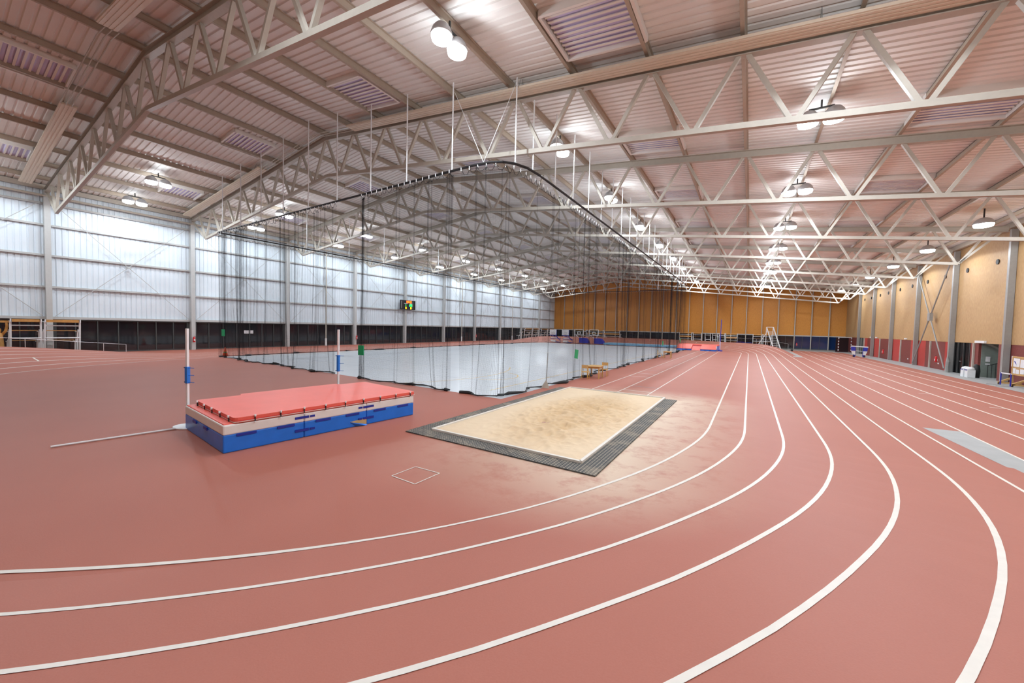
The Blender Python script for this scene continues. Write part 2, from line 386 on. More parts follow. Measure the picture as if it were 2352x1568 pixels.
# ---- walls
def ribbed(axis_pts, prof, wdir):
    pass
def cladding():
    mb = MB(); y = YB; pr = [(0, 0), (.2, 0), (.235, -.045), (.295, -.045)]; P = .33; ys = []
    while y < 97:
        ys += [(y+a, XL+b) for a, b in pr]; y += P
    ys = [(min(a, 96.6), b) for a, b in ys]
    n = len(ys)
    mb.v = [(b, a, 2.85) for a, b in ys]+[(b, a, 12.95) for a, b in ys]
    mb.f = [(i, n+i, n+i+1, i+1) for i in range(n-1)]
    return mb
wl = cladding().build('wall_left', CLAD, kind='structure')
for z in (5.23, 7.66, 9.98, 11.6): MB().box(XL+.0, XL+.2, YB, 96.4, z-.07, z+.07).build('girt', GIRT, wl)
MB().box(XL-.06, XL+.22, YB, 96.4, 2.72, 2.92).build('sill_beam', GIRT, wl)
MB().tube([(XL+.45, YB, 12.15), (XL+.45, 96, 12.15)], .09, 8).build('eave_pipe', STEEL, wl)
for y in LY: MB().box(XL+.02, XL+.5, y-.16, y+.16, 0, 12.6).build('column', GIRT, wl)
for k, y in enumerate(LY[:-1]):
    if y < -4: continue
    for a, b in (((y+.3, 2.95), (y+8.7, 11.7)), ((y+.3, 11.7), (y+8.7, 2.95))):
        MB().tube([(XL+.34, a[0], a[1]), (XL+.34, b[0], b[1])], .022, 5).build('brace_rod', GIRT, wl)
    MB().lathe((XL+.36, y+4.5, 7.25), [(.16, 0), (.16, .12)], 10).build('brace_plate', GIRT, wl)
nwin = 0
for k, y in enumerate(LY[:-1]):
    nwin += 1
    wr = MB().box(XL-.1, XL-.06, y+.16, y+8.84, .1, 2.74).build('window_%d' % nwin, GLASS, kind='structure')
    for j in range(1, 7):
        yy = y+.16+8.68*j/7; MB().box(XL-.06, XL+.03, yy-.035, yy+.035, .08, 2.74).build('mullion', DARKF, wr)
    MB().box(XL-.06, XL+.05, y+.16, y+8.84, 0, .1).build('bottom_rail', DARKF, wr)
    MB().box(XL-.06, XL+.05, y+.16, y+8.84, 2.62, 2.74).build('top_rail', DARKF, wr)
    MB().box(XL-.06, XL+.05, y+.16, y+.4, .1, 2.62).build('jamb', DARKF, wr)
    MB().box(XL-.06, XL+.05, y+8.6, y+8.84, .1, 2.62).build('jamb', DARKF, wr)
# rainwater posts halfway along some bays
for i, y in enumerate((28.6, 55.6, 73.5)):
    t = thing('downpipe', 'slim white downpipe on the left wall, %s one from the near column' % ORD[i], 'pipe', (XL+.64, y, 0))
    MB().tube([(0, 0, 0), (0, 0, 12)], .075, 8).build('pipe', STEEL, t)
    MB().tube([(0, 0, .02), (0, 0, .95)], .12, 10).build('pipe_guard', WHITE, t)
# far wall (orange boards) following the roof line
def far_poly(z0f, z1f, dy=0.0):
    xs = [XL, RIDX, XR]
    mb = MB(); n = len(xs)
    for th_ in (0, .2): mb.v += [(x, yfar(x)+dy+th_, z0f(x)) for x in xs]+[(x, yfar(x)+dy+th_, z1f(x)) for x in xs]
    for i in range(n-1):
        mb.f += [(i, i+1, n+i+1, n+i), (2*n+i, 3*n+i, 3*n+i+1, 2*n+i+1), (n+i, n+i+1, 3*n+i+1, 3*n+i), (i, 2*n+i, 2*n+i+1, i+1)]
    return mb
wf = far_poly(lambda x: 2.62, lambda x: zroof(x)).build('wall_far', OSBF, kind='structure')
far_poly(lambda x: 2.5, lambda x: 2.68, -.12).build('lintel_beam', GIRT, wf)
MX = [-43.4, -40.6, -37.5, -34.6, -31.75, -28.85, -26, -23.1, -20.2, -17.5, -14.6, -11.85, -9.0, -6.27, -3.5, -.8, 1.95, 4.65, 7.36, 9.93, 12.55]
for x in MX:
    MB().box(x-.07, x+.07, yfar(x)-.34, yfar(x)-.1, 0, zroof(x)-.3).build('mullion_post', STEEL, wf)
edges = [XL]+MX+[XR]
for a, b in zip(edges, edges[1:]):
    nwin += 1; c = (a+b)/2
    m_ = GLASSB if a > 7 else GLASS
    wr = MB().add([(a, yfar(a)+.02, .1), (b, yfar(b)+.02, .1), (b, yfar(b)+.02, 2.6), (a, yfar(a)+.02, 2.6)], [(0, 1, 2, 3)]).build('window_%d' % nwin, m_, kind='structure')
    MB().bar((a, yfar(a), .06), (b, yfar(b), .06), .1, .12).build('bottom_rail', DARKF, wr)
    MB().bar((c, yfar(c), .1), (c, yfar(c), 2.55), .05, .05).build('mullion', DARKF, wr)
# right wall
def rwall(y0, y1, z0, z1f, dx=0, th_=.15):
    mb = MB(); x0, x1 = XR+dx, XR+dx+th_
    return mb.box(x0, x1, y0, y1, z0, z1f)
wr_ = rwall(YB, 93.0, 2.6, zroof(XR)+.1).build('wall_right', OSBR, kind='structure')
cols = [ry(6)+8.38*k for k in range(-1, 10)]
cols = [39.85+8.38*k for k in range(-6, 6)]
for y in cols: MB().box(XR-.34, XR-.02, y-.13, y+.13, 0, zroof(XR)-.45).build('column', GREYST, wr_)
panels = [(-13, 39.6, 'd'), (39.6, 41.3, 'd'), (44.07, 45.37, 'd'), (48.21, 48.9, 'd'), (48.9, 50.03, 'r'), (50.03, 53.2, 'd'), (53.2, 54.55, 'd'), (54.55, 58.7, 'r'), (58.7, 61.9, 'd'), (61.9, 66.0, 'r'), (66.0, 70.3, 'd'), (70.3, 73.2, 'r'), (73.2, 74.6, 'd'), (74.6, 77.0, 'd'), (77.0, 78.6, 'r'), (81.6, 93.0, 'd')]
for (a, b, k) in panels:
    MB().box(XR+.02, XR+.16, a, b, 0, 2.62).build('brick_panel' if k == 'd' else 'red_panel', PAND if k == 'd' else PANR, wr_)
for y in (44.7, 53.2, 61.85, 70.3, 78.65): MB().box(XR-.08, XR+.02, y-.08, y+.08, 0, 2.6).build('cover_strip', STEEL, wr_)
# opening with a stair behind, near the second column
nic = MB().box(XR+1.6, XR+1.7, 40.5, 50, 0, 2.62).build('stair_lobby_wall', GREENW, wr_)
MB().box(XR+.16, XR+1.6, 44.02, 44.12, 0, 2.62).build('stair_lobby_wall', GREENW, wr_)
MB().box(XR+.16, XR+1.6, 41.0, 41.1, 0, 2.62).build('stair_lobby_wall', GREENW, wr_)
MB().box(XR+.16, XR+1.7, 40.5, 50, 2.62, 2.7).build('stair_lobby_ceiling', GREENW, wr_)
MB().add([(XR+.25, 44.01, 2.61), (XR+1.6, 44.01, 2.61), (XR+1.6, 44.01, 1.7), (XR+.25, 43.2, 2.61), (XR+1.6, 43.2, 2.61), (XR+1.6, 43.2, 1.7)], [(0, 1, 2), (3, 5, 4), (0, 2, 5, 3), (1, 4, 5, 2), (0, 3, 4, 1)]).build('stair_soffit', GREENW, wr_)
MB().add([(XR, 40.5, .006), (XR+1.6, 40.5, .006), (XR+1.6, 50, .006), (XR, 50, .006)], [(0, 1, 2, 3)]).build('lobby_floor', PAVE, floor, kind='structure')
t = thing('stair_railing', 'black metal railing in the grey-green stair lobby on the right wall', 'railing', (XR+.42, 43.75, 0))
MB().tube([(0, 0, .92), (.75, 0, 1.22)], .025, 6).build('handrail', BLACK, t)
for j in range(4): MB().tube([(.02+.2*j, 0, 0), (.02+.2*j, 0, .92+.08*j)], .016, 6).build('baluster', BLACK, t)
tag(MB().box(XR+.4, XR+.62, 43.98, 44.02, 1.2, 1.6).build('wall_notice', PAPER), 'pale square notice on the green stair lobby wall', 'notice')
tag(MB().box(XR+.4, XR+.63, 43.98, 44.02, .98, 1.07).build('wall_sign', PAPER), 'narrow pale sign under the notice in the stair lobby', 'sign')
# doors
d1 = MB().box(XR+.05, XR+.12, 45.37, 48.21, 0, 2.6).build('door_1', mat('black_door_glass', (.004, .004, .005), .15, spec=.15), kind='structure')
for y in (45.4, 46.45, 47.4, 48.18): MB().box(XR-.02, XR+.05, y-.04, y+.04, 0, 2.58).build('door_frame', DARKF, d1)
MB().box(XR-.07, XR+.0, 46.7, 46.85, 1.02, 1.06).build('door_handle', ALU, d1)
d2 = MB().box(XR+.05, XR+.12, 78.7, 81.6, 0, 2.6).build('door_2', mat('grey_door', (.16, .165, .15), .5), kind='structure')
for y in (78.75, 80.1, 81.55): MB().box(XR-.02, XR+.05, y-.05, y+.05, 0, 2.6).build('door_frame', DARKF, d2)
for i, (y, z) in enumerate(((44.9, 1.6), (49.0, 1.7))):
    tag(MB().box(XR-.02, XR+.02, y-.06, y+.06, z-.06, z+.06).build('wall_switch', WHITE), 'small white switch on dark red brick %s the black glass doors' % ('right of' if i == 0 else 'left of'), 'switch')
for i, (y, z) in enumerate(((51.2, .55), (59.3, .5))):
    tag(MB().box(XR-.02, XR+.02, y-.09, y+.09, z-.06, z+.06).build('wall_socket', WHITE), 'small white socket low on the red brick %s' % ('below the diagonal brace' if i == 0 else 'one bay beyond the diagonal brace'), 'socket')
# diagonal bracing on the right wall
t = thing('wall_brace', 'X-shaped steel rod brace with a centre joint on the right board wall', 'brace', (XR-.4, 52.4, 0))
for a, b in (((-3.8, .25), (3.9, 9.6)), ((-3.8, 9.6), (3.9, .25))): MB().tube([(0, a[0], a[1]), (0, b[0], b[1])], .055, 8).build('brace_rod', GREYST, t)
MB().box(-.12, .12, -.28, .28, 4.55, 5.3).build('centre_joint', GREYST, t)
# round vents high on the right wall
i = 0
for y in (38.2, 42.1, 46.6, 50.8, 54.9, 59.2, 63.2, 67.8, 71.4, 76, 79.8):
    i = i if y > 36 else 0
    tag(MB().add([], []).tube([(XR-.06, y, 8.55), (XR+.02, y, 8.55)], .19, 16).build('wall_vent', BLACK), 'round black vent high on the right board wall, %s from the camera' % ORD[i], 'vent', 'round vents along the right wall'); i += 1
# back wall behind the viewpoint
MB().box(XL, XR, YB-.1, YB, 0, 15.5).build('wall_back', OSBR, kind='structure')

# ---- roof
def roofmesh():
    mb = MB(); P = .33; pr = [(0, 0), (.2, 0), (.23, .05), (.30, .05)]; y = YB; ys = []
    while y < 97: ys += [(y+a, b) for a, b in pr]; y += P
    xs = [XL-.3, RIDX, XR+.3]; n = len(ys)
    for x in xs: mb.v += [(x, a, zroof(x)+b) for a, b in ys]
    for k in range(2):
        for i in range(n-1): mb.f.append((k*n+i, k*n+i+1, (k+1)*n+i+1, (k+1)*n+i))
    return mb
ceil = roofmesh().build('ceiling', ROOF, kind='structure')
for x in PURL:
    z = zroof(x)-.02; s_ = -1 if x > RIDX else 1
    mb = MB().box(x-.025, x+.025, YB, yfar(x), z-.26, z).box(x-.09, x+.025, YB, yfar(x), z-.275, z-.255).box(x-.025, x+.09, YB, yfar(x), z-.02, z)
    mb.build('purlin', PURLM, ceil)
for x in (XL+.25, XR-.25): MB().box(x-.12, x+.12, YB, yfar(x), zroof(x)-.4, zroof(x)-.05).build('eave_beam', STEEL, ceil)
# ---- skylights
sky = []
for yb in range(0, 9):
    yc = 2.0+9*yb
    for (x0, x1) in ((-6.3, -3.4), (5.2, 8.0), (-18.3, -15.6), (-30.2, -27.9), (-41.9, -39.5)):
        sky.append((x0, x1, yc+.25, yc+2.6))
for i, (x0, x1, ya, yb) in enumerate(sky):
    nwin += 1
    mb = MB(); n = 12
    P_ = []
    for j in range(n*2+1):
        y = ya+(yb-ya)*j/(2*n); P_.append((y, .028 if j % 2 else 0))
    for x in (x0+.12, x1-.12): mb.v += [(x, y, zroof(x)-.10+d) for y, d in P_]
    L_ = len(P_); mb.f = [(j, j+1, L_+j+1, L_+j) for j in range(L_-1)]
    o = mb.build('window_%d' % nwin, SKYL, kind='structure')
    gb = MB()
    for j in range(1, 10):
        y = ya+(yb-ya)*j/10; gb.bar((x0+.1, y, zroof(x0+.1)-.13), (x1-.1, y, zroof(x1-.1)-.13), .085, .03)
    gb.build('glazing_bar', ROOF, o)
    fr = MB()
    for y in (ya, yb):
        fr.bar((x0, y, zroof(x0)-.12), (x1, y, zroof(x1)-.12), .1, .26)
    for x in (x0, x1): fr.bar((x, ya, zroof(x)-.12), (x, yb, zroof(x)-.12), .1, .26)
    fr.build('skylight_frame', ROOF, o)

# ---- roof trusses
XA, XB = -46.45, 14.6
def truss(first):
    yl = 0.0
    t = thing('roof_truss', 'x', 'roof truss')
    mb = MB()
    for a, b in ((XA, RIDX), (RIDX, XB)):
        for (wd, hgt, off) in ((.26, .03, .17), (.26, .03, -.17), (.02, .34, 0)):
            mb.bar((a-XA, 0, ztop(a)+off+.03), (b-XA, 0, ztop(b)+off+.03), wd, hgt)
    mb.build('top_chord', STEEL, t)
    tn = [XA+.25]+PURL+[XB-.25]
    bn = [(a+b)/2 for a, b in zip(PURL, PURL[1:])]
    mb = MB(); mb.bar((bn[0]-XA, 0, zbot(bn[0])), (RIDX-XA, 0, zbot(RIDX)), .17, .19); mb.bar((RIDX-XA, 0, zbot(RIDX)), (bn[-1]-XA, 0, zbot(bn[-1])), .17, .19)
    mb.build('bottom_chord', STEEL, t)
    for i, b in enumerate(bn):
        for a in (PURL[i], PURL[i+1]):
            g = .12 if a > b else -.12
            MB().bar((a-XA-g, 0, ztop(a)-.12), (b-XA+g*.8, 0, zbot(b)+.05), .13, .14, up=(0, 1, 0)).build('web_bar', STEEL, t)
    MB().bar((.4, 0, ztop(XA)-.15), (bn[0]-XA, 0, zbot(bn[0])), .13, .14, up=(0, 1, 0)).build('web_bar', STEEL, t)
    MB().bar((XB-XA-.35, 0, ztop(XB)-.15), (bn[-1]-XA, 0, zbot(bn[-1])), .13, .14, up=(0, 1, 0)).build('web_bar', STEEL, t)
    return t
proto = truss(True); first = True
vis = [6+9*k for k in range(0, 10)]
for i, yl in enumerate(vis):
    a = math.atan2(ry(yl)-yl, XB-XA)
    lab = ('cream steel roof truss nearest the camera, cut off by the top of the photo' if i == 0 else 'cream steel lattice roof truss, %s one from the camera' % ORD[i])
    if i == 0:
        proto.location = (XA, yl, 0); proto.rotation_euler = (0, 0, a); proto['label'] = lab; proto['group'] = 'roof trusses spanning the hall'
    else: dup(proto, (XA, yl, 0), a, lab, 'roof trusses spanning the hall')
# ---- radiant heater panels hung beside the near trusses
def heater(x0, x1, y, label):
    t = thing('radiant_heater', label, 'heater', (x0, y, 0), 0, 'radiant heater panels under the roof')
    d = .55
    mb = MB(); mb.bar((0, 0, zroof(x0)-d), (x1-x0, 0, zroof(x1)-d), .62, .09); mb.build('panel', HEAT, t)
    for o_ in (-.21, -.07, .07, .21): MB().bar((0, o_, zroof(x0)-d-.05), (x1-x0, o_, zroof(x1)-d-.05), .08, .02).build('radiant_tube', HEAT, t)
    for f in (.06, .35, .65, .94):
        x = x0+(x1-x0)*f
        MB().tube([(x-x0, -.25, zroof(x)-d), (x-x0, -.05, zroof(x)-.02)], .012, 4).tube([(x-x0, .25, zroof(x)-d), (x-x0, .05, zroof(x)-.02)], .012, 4).build('hanger_wire', GREYST, t)
    return t
heater(-45, -31, 4.85, 'long pale heater panel under the dark roof at the upper left corner')
heater(-22.6, -9.5, 4.6, 'pale heater panel beside the nearest truss near the top left edge')
heater(-45, -30.8, 14.2, 'long pale heater panel beside the left end of the second truss')
heater(-20.6, RIDX+37, 14.3, 'long ribbed heater panel running beside the right half of the second truss')
for (xa, xb, y, nm) in ((-31, -22.6, 4.75, 'nearest'), (-30.8, -20.6, 14.25, 'second')):
    t = thing('heater_pipe', 'bundle of thin pale pipes linking the heater panels by the %s truss' % nm, 'pipe', (xa, y, 0))
    for o_ in (-.2, 0, .2):
        pts = [(0, o_, zroof(xa)-.6)]+([(RIDX-xa, o_, zroof(RIDX)-.6)] if xa < RIDX < xb else [])+[(xb-xa, o_, zroof(xb)-.6)]
        MB().tube(pts, .025, 6).build('pipe', STEEL, t)

# ------------------------------------------------------------------ floodlights
def bowl(mb, cx, cy, r, h):
    prof = [(r, 0), (r*1.03, .03), (r*.98, .10), (r*.85, .22), (r*.6, .33), (r*.3, .39), (.05, .41)]
    mb.lathe((cx, cy, 0), [(a, b*h/.41) for a, b in prof], 24)
def floodlight(x, y, label, axis, single=False):
    pf = .5 if (single or x < -40) else 1.0      # the two outer rows carry weaker lamps
    mt = .98 if single else .74
    zp = zroof(x)-.28; zb = zp-.72
    t = thing('floodlight', label, 'ceiling light', (x, y, zb), 0, 'floodlights hanging under the roof')
    offs = [(0, 0)] if single else ([(0, -.4), (0, .4)] if axis == 'y' else [(-.4, 0), (.4, 0)])
    rr = .46 if single else .36
    for ox, oy in offs:
        mb = MB(); bowl(mb, ox, oy, rr, .42); b = mb.build('housing', LAMPB, t, smooth=True)
        MB().lathe((ox, oy, -.19), [(rr*.6, 0), (rr*.9, .045), (rr*.98, .18)], 20).build('lens', LENS, b, smooth=False)
    MB().bar((offs[0][0], offs[0][1], .44), (offs[-1][0]+.001, offs[-1][1]+.001, .44), .06, .06).bar((0, 0, .44), (0, 0, mt), .06, .06).build('mount', DARKF, t)
    for kind_, pw in (('SPOT', LAMP_W*pf), ('POINT', LAMP_UP*pf)):
        ld = bpy.data.lights.new('flood_lamp', kind_); ld.energy = pw; ld.color = LAMP_C; ld.shadow_soft_size = .16
        if kind_ == 'SPOT': ld.spot_size = math.radians(171); ld.spot_blend = .12
        lo = bpy.data.objects.new('flood_lamp', ld); COL.objects.link(lo); lo.parent = t; lo.location = (0, 0, -.40)
rows = [(-9.22, 'y', False, 'in the row over the long jump side'), (2.0, 'x', False, 'in the row over the lanes'), (12.2, 'x', True, 'in the row beside the right board wall'), (-37.6, 'y', False, 'in the inner row near the left wall'), (-43.0, 'y', False, 'in the outer row along the left wall')]
def in_frame(p):
    d = Vector(p)-Vector((0, 0, H)); z = d.dot(FW)
    return z > .1 and abs(d.dot(RT)/z*FPX) < 1176 and abs(d.dot(UP)/z*FPX) < 784
for x, ax, sg, nm in rows:
    seen = 0
    for j in range(0, 10):
        y = 1.2+9*j if x < 10 else .5+8.95*j
        if j < 0: y += 1.5
        if in_frame((x, y, zroof(x)-1.1)): lb = '%s from the camera end' % ORD[seen]; seen += 1
        else: lb = ['overhead', 'outside the frame', 'past the frame', 'off the frame'][min(3, j)]
        floodlight(x, y, 'bright %sfloodlight %s, %s' % ('' if sg else 'twin ', nm, lb), ax, sg)

# ------------------------------------------------------------------ net curtains round the court
ZR = 9.9
def pleat(path, seed, folds, bunch=(), z0=.04, scal=.42):
    """path: list of (x,y) corner points of the track; returns MB of a hanging net with S-folds"""
    rnd = random.Random(seed)
    P = [Vector((x, y)) for x, y in path]; seg = [(b-a).length for a, b in zip(P, P[1:])]; Ltot = sum(seg)
    def at(t):
        t = max(0, min(Ltot, t)); i = 0
        while i < len(seg)-1 and t > seg[i]: t -= seg[i]; i += 1
        d = (P[i+1]-P[i]).normalized(); return P[i]+d*t, Vector((-d.y, d.x))
    cuts = sorted([rnd.uniform(0, Ltot) for _ in range(int(Ltot*folds))]+[c+rnd.gauss(0, wd) for c, nb, wd in bunch for _ in range(nb)])
    seq = []; t = 0.0
    ci = 0; off = 0.0
    while t < Ltot:
        while ci < len(cuts) and cuts[ci] <= t:
            wdt = rnd.uniform(.015, .06); c = cuts[ci]; sgn = rnd.choice((-1, 1)); sw = rnd.uniform(-.35, .35)
            seq += [(c+wdt, sgn*.03, sw), (c-wdt*.4, sgn*.075, sw), (c+wdt, sgn*.11, sw*.8)]
            ci += 1
        seq.append((t, .05*math.sin(t*2.1+seed)+.03*math.sin(t*5.3), 0)); t += .14
    zs = [0, .025, .07, .15, .3, .5, .7, .86, .955, 1.0]
    mb = MB(); uv = []; u = 0.0; prev = None; nz_ = len(zs)
    for (tt, o, sw) in seq:
        u += (abs(tt-prev[0])+abs(o-prev[1])) if prev else 0; prev = (tt, o)
        for z in zs:
            k = (1-z)**3
            pz, nn = at(tt+sw*k*.6+.18*k*math.sin(tt*1.7+seed))
            q = pz+nn*(o*(.4+.6*z)+.2*k*math.sin(tt*.9+seed*2)+.16*k*math.sin(tt*3.1))
            top = ZR-.1-.26*abs(math.sin(math.pi*tt/scal))
            mb.v.append((q.x, q.y, z0+(top-z0)*z)); uv.append((u, z*ZR))
    n = len(seq)
    for i in range(n-1):
        for j in range(nz_-1): mb.f.append((i*nz_+j, (i+1)*nz_+j, (i+1)*nz_+j+1, i*nz_+j+1))
    mb.uv = uv
    hem = [Vector(mb.v[i*nz_]) for i in range(n)]
    hooks = MB(); t = 0.0
    while t < Ltot:
        p, _n = at(t); hooks.tube([(p.x, p.y, ZR-.02), (p.x, p.y, ZR-.17)], .022, 5); t += scal
    return mb, hem, hooks
def net_panel(path, label, seed, folds, bunch=()):
    mb, hem, hooks = pleat(path, seed, folds, bunch)
    o = mb.build('net_curtain', NET, smooth=False); tag(o, label, 'net', 'net curtains round the ball court')
    rnd = random.Random(seed+50)
    hp = [(p.x+rnd.uniform(-.06, .06), p.y+rnd.uniform(-.06, .06), .05+rnd.uniform(0, .02)) for p in hem[::2]]
    MB().tube(hp, [.022+.10*max(0, math.sin(i*.31+seed)+.5*math.sin(i*.83)-.75)+.02*rnd.random() for i in range(len(hp))], 6).build('weighted_hem', BLACK, o, smooth=True)
    tp = [Vector(mb.v[i*10+9]) for i in range(len(hem))]
    MB().tube(tp, .011, 4).build('scalloped_edge', BLACK, o)
    h = hooks.build('hook_row', WHITE, o); h['kind'] = 'stuff'
    return o
corner = [(-9.7, 13.2), (-9.2, 13.4), (-8.9, 13.8), (-8.72, 14.5)]
net_panel([(-35.9, 13.3), (-20.1, 13.2)], 'black net curtain hanging across the court front, left of the gap by the high jump', 3, 2.1, ((.7, 8, .5), (3.4, 9, .5), (15.5, 2, .2)))
net_panel([(-17.9, 13.1), (-11.25, 12.95)], 'black net curtain across the court front behind the right end of the high jump mat', 5, 1.3, ((.25, 8, .14), (2.8, 1, .1), (6.4, 1, .12)))
net_panel([(-11.0, 13.05)]+corner+[(-8.7, 20.9)], 'black net curtain wrapped round the near right court corner beside the sand pit', 8, 1.2, ((9.6, 1, .1),))
net_panel([(-8.72, 21.0), (-8.72, 38.5)], 'black net curtain along the runway behind the nearer table', 11, 1.4, ((1.0, 1, .2),))
net_panel([(-8.72, 38.7), (-8.72, 64.5)], 'black net curtain along the far half of the runway behind the farther table', 13, 1.6, ((13.5, 12, .25), (17, 5, 1), (21, 6, 2), (24.5, 5, 1)))
net_panel([(-36.1, 13.4), (-36.1, 68.5)], 'black net curtain along the court side facing the left wall', 17, .5, ((2, 4, .6),))
net_panel([(-36, 69.0), (-9.0, 69.6)], 'black net curtain across the far end of the court', 19, .5, ((24, 4, .8),))
# curtain rails
t = thing('curtain_rail', 'black rail with rounded corner carrying the net curtains round the court', 'rail')
MB().tube([(-36.1, 13.35, ZR), (-10.4, 13.15, ZR), (-9.6, 13.25, ZR), (-9.1, 13.45, ZR), (-8.75, 13.85, ZR), (-8.5, 14.5, ZR), (-8.4, 15.5, ZR), (-8.4, 40, ZR), (-8.4, 66, ZR)], .055, 8).build('rail_tube', BLACK, t)
MB().tube([(-36.1, 13.35, ZR), (-36.1, 68.8, ZR), (-35.8, 69.0, ZR), (-9, 69.5, ZR), (-8.4, 66, ZR)], .055, 8).build('rail_tube', BLACK, t)
def rod(x, y, label):
    tag(MB().tube([(x, y, ZR+.03), (x, y, zroof(x)-.2)], .032, 8).build('suspension_rod', WHITE), label, 'rod', 'rods holding up the curtain rail')
i = 0
for x in (-11.7, -14.63, -17.35, -20.3, -23.2, -26.1, -29, -32, -35): rod(x, 13.25, 'white rod above the court front carrying the rail, %s one from the near corner' % ORD[i]); i += 1
i = 0
for j in range(0, 22): rod(-8.45, 14.9+2.27*j, 'white rod beside the runway carrying the rail, %s one from the near corner' % ORD[i]); i += 1
i = 0
for j in range(0, 12): rod(-36.1, 16+4.5*j, 'white rod carrying the rail on the left wall side, %s from the camera' % ORD[i]); i += 1
i = 0
for j in range(0, 8): rod(-33+3.2*j, 69.2, 'white rod carrying the rail across the far court end, %s from the left' % ORD[i]); i += 1
t = thing('hanger_cable', 'thin V-shaped wire carrying the rail at the near court corner', 'cable')
for dx, dy in ((-2.2, 0.6), (1.1, .8)): MB().tube([(-9.9, 13.2, ZR+.05), (-9.9+dx, 13.2+dy, zroof(-9.9+dx)-.25)], .012, 5).build('wire', WHITE, t)
rod(-8.75, 13.9, 'thin white rod at the rounded corner of the curtain rail')
# green tags clipped on the nets
for i, (x, y, z, rz, nm) in enumerate(((-17.62, 12.95, 1.55, .1, 'at the left edge of the middle front curtain'), (-8.55, 20.8, 1.5, 1.5, 'above the nearer wooden table'), (-8.6, 47.0, 1.5, 1.5, 'above the farther wooden table'), (-8.6, 60, 1.6, 1.5, 'near the far end of the runway'), (-34.6, 13.1, 2.0, .1, 'above the orange cone'))):
    o = MB().box(-.2, .2, -.015, .015, -.26, .26).build('net_tag', GREEN); o.location = (x, y, z); o.rotation_euler = (0, .15 if i == 1 else 0, rz)
    tag(o, 'green tag hung on the net %s' % nm, 'tag')
# slim post with triangular foot at the curtain
t = thing('corner_post', 'slim grey pole on a triangular foot standing by the net curtain', 'pole', (-8.5, 16.9, 0))
MB().tube([(0, 0, 0), (.05, 0, 1.75)], .018, 6).build('pole', GREYST, t)
MB().add([(-.24, -.1, 0), (.24, -.1, 0), (0, .2, 0), (0, 0, .42)], [(0, 2, 1), (0, 1, 3), (1, 2, 3), (2, 0, 3)]).build('foot', mat('beige_metal', (.55, .50, .42), .5), t)

# ------------------------------------------------------------------ sand pit
pit = thing('sand_pit', 'long jump sand pit of raked tan sand with white edging', 'sand pit', (0, 0, 0))
def sandmesh():
    mb = MB(); nx, ny = 120, 250; x0, x1, y0, y1 = -7.46, -3.12, 7.92, 17.55
    for j in range(ny+1):
        for i_ in range(nx+1):
            x = x0+(x1-x0)*i_/nx; y = y0+(y1-y0)*j/ny
            e = min(1, min(i_, nx-i_)/6, min(j, ny-j)/6)
            rr = ((x+4.9)/1.9)**2+((y-12.0)/4.2)**2; a = max(0.12, min(1, 1.5-rr))
            nvec = Vector((x*1.6, y*1.4, 0)); h = noise.noise(nvec)*.05+noise.noise(nvec*3.1)*.03
            wv = Vector((x*2.6+.5*noise.noise(Vector((x*1.5, y*1.5, 3))), y*1.9+.5*noise.noise(Vector((x*1.5, y*1.5, 9))), 0))
            F = noise.voronoi(wv)[0]
            h -= max(0, .45-F[0])*.20; h += max(0, .16-(F[1]-F[0]))*.22
            mb.v.append((x, y, .04+e*(a*h+.03)))
    for j in range(ny):
        for i_ in range(nx): q = j*(nx+1)+i_; mb.f.append((q, q+1, q+nx+2, q+nx+1))
    return mb
sandmesh().build('sand', SAND, pit, smooth=True)
for a, b in (((-7.5, 7.88), (-3.06, 7.88)), ((-7.5, 17.6), (-3.06, 17.6)), ((-7.5, 7.88), (-7.5, 17.6)), ((-3.06, 7.88), (-3.06, 17.6))):
    MB().bar((*a, .035), (*b, .035), .075, .09).build('edge_board', LINE, pit)
i = 0
for (x0, x1, y0, y1, nm) in ((-8.03, -7.54, 7.36, 17.5, 'along the left side of the sand pit'), (-7.54, -3.02, 7.36, 7.84, 'across the near end of the sand pit'), (-3.02, -2.54, 7.36, 17.5, 'along the right side of the sand pit')):
    o = MB().box(x0, x1, y0, y1, .004, .03).build('rubber_mat', RUB); tag(o, 'perforated black rubber mat %s' % nm, 'mat')

# ------------------------------------------------------------------ high jump landing mat
A = Vector((-9.88, 3.72)); ex = (Vector((-9.38, 8.93))-A); LM = ex.length; ex.normalize(); ey = Vector((-ex.y, ex.x)); WM = 3.11
hj = thing('high_jump_mat', 'large high jump landing mat, red top over cream and blue sides', 'landing mat', (A.x, A.y, 0), math.atan2(ex.y, ex.x))
# local axes: x along the long face, y towards the uprights (left), long face at y=0
def rbox(x0, x1, y0, y1, z0, z1): return MB().box(x0, x1, y0, y1, z0, z1)
J = [0, 1.75, 3.52, LM]
for a, b in zip(J, J[1:]):
    m_ = rbox(a+.006, b-.006, 0, WM, .0, .41).build('blue_block', BLUE, hj, bevel=.025)
    rbox(a+.004, b-.004, -.008, WM+.008, .405, .635).build('cream_band', CREAMV, hj, bevel=.03)
rbox(.03, LM-.03, .03, WM-.03, .60, .655).build('base_top', REDV, hj, bevel=.02)
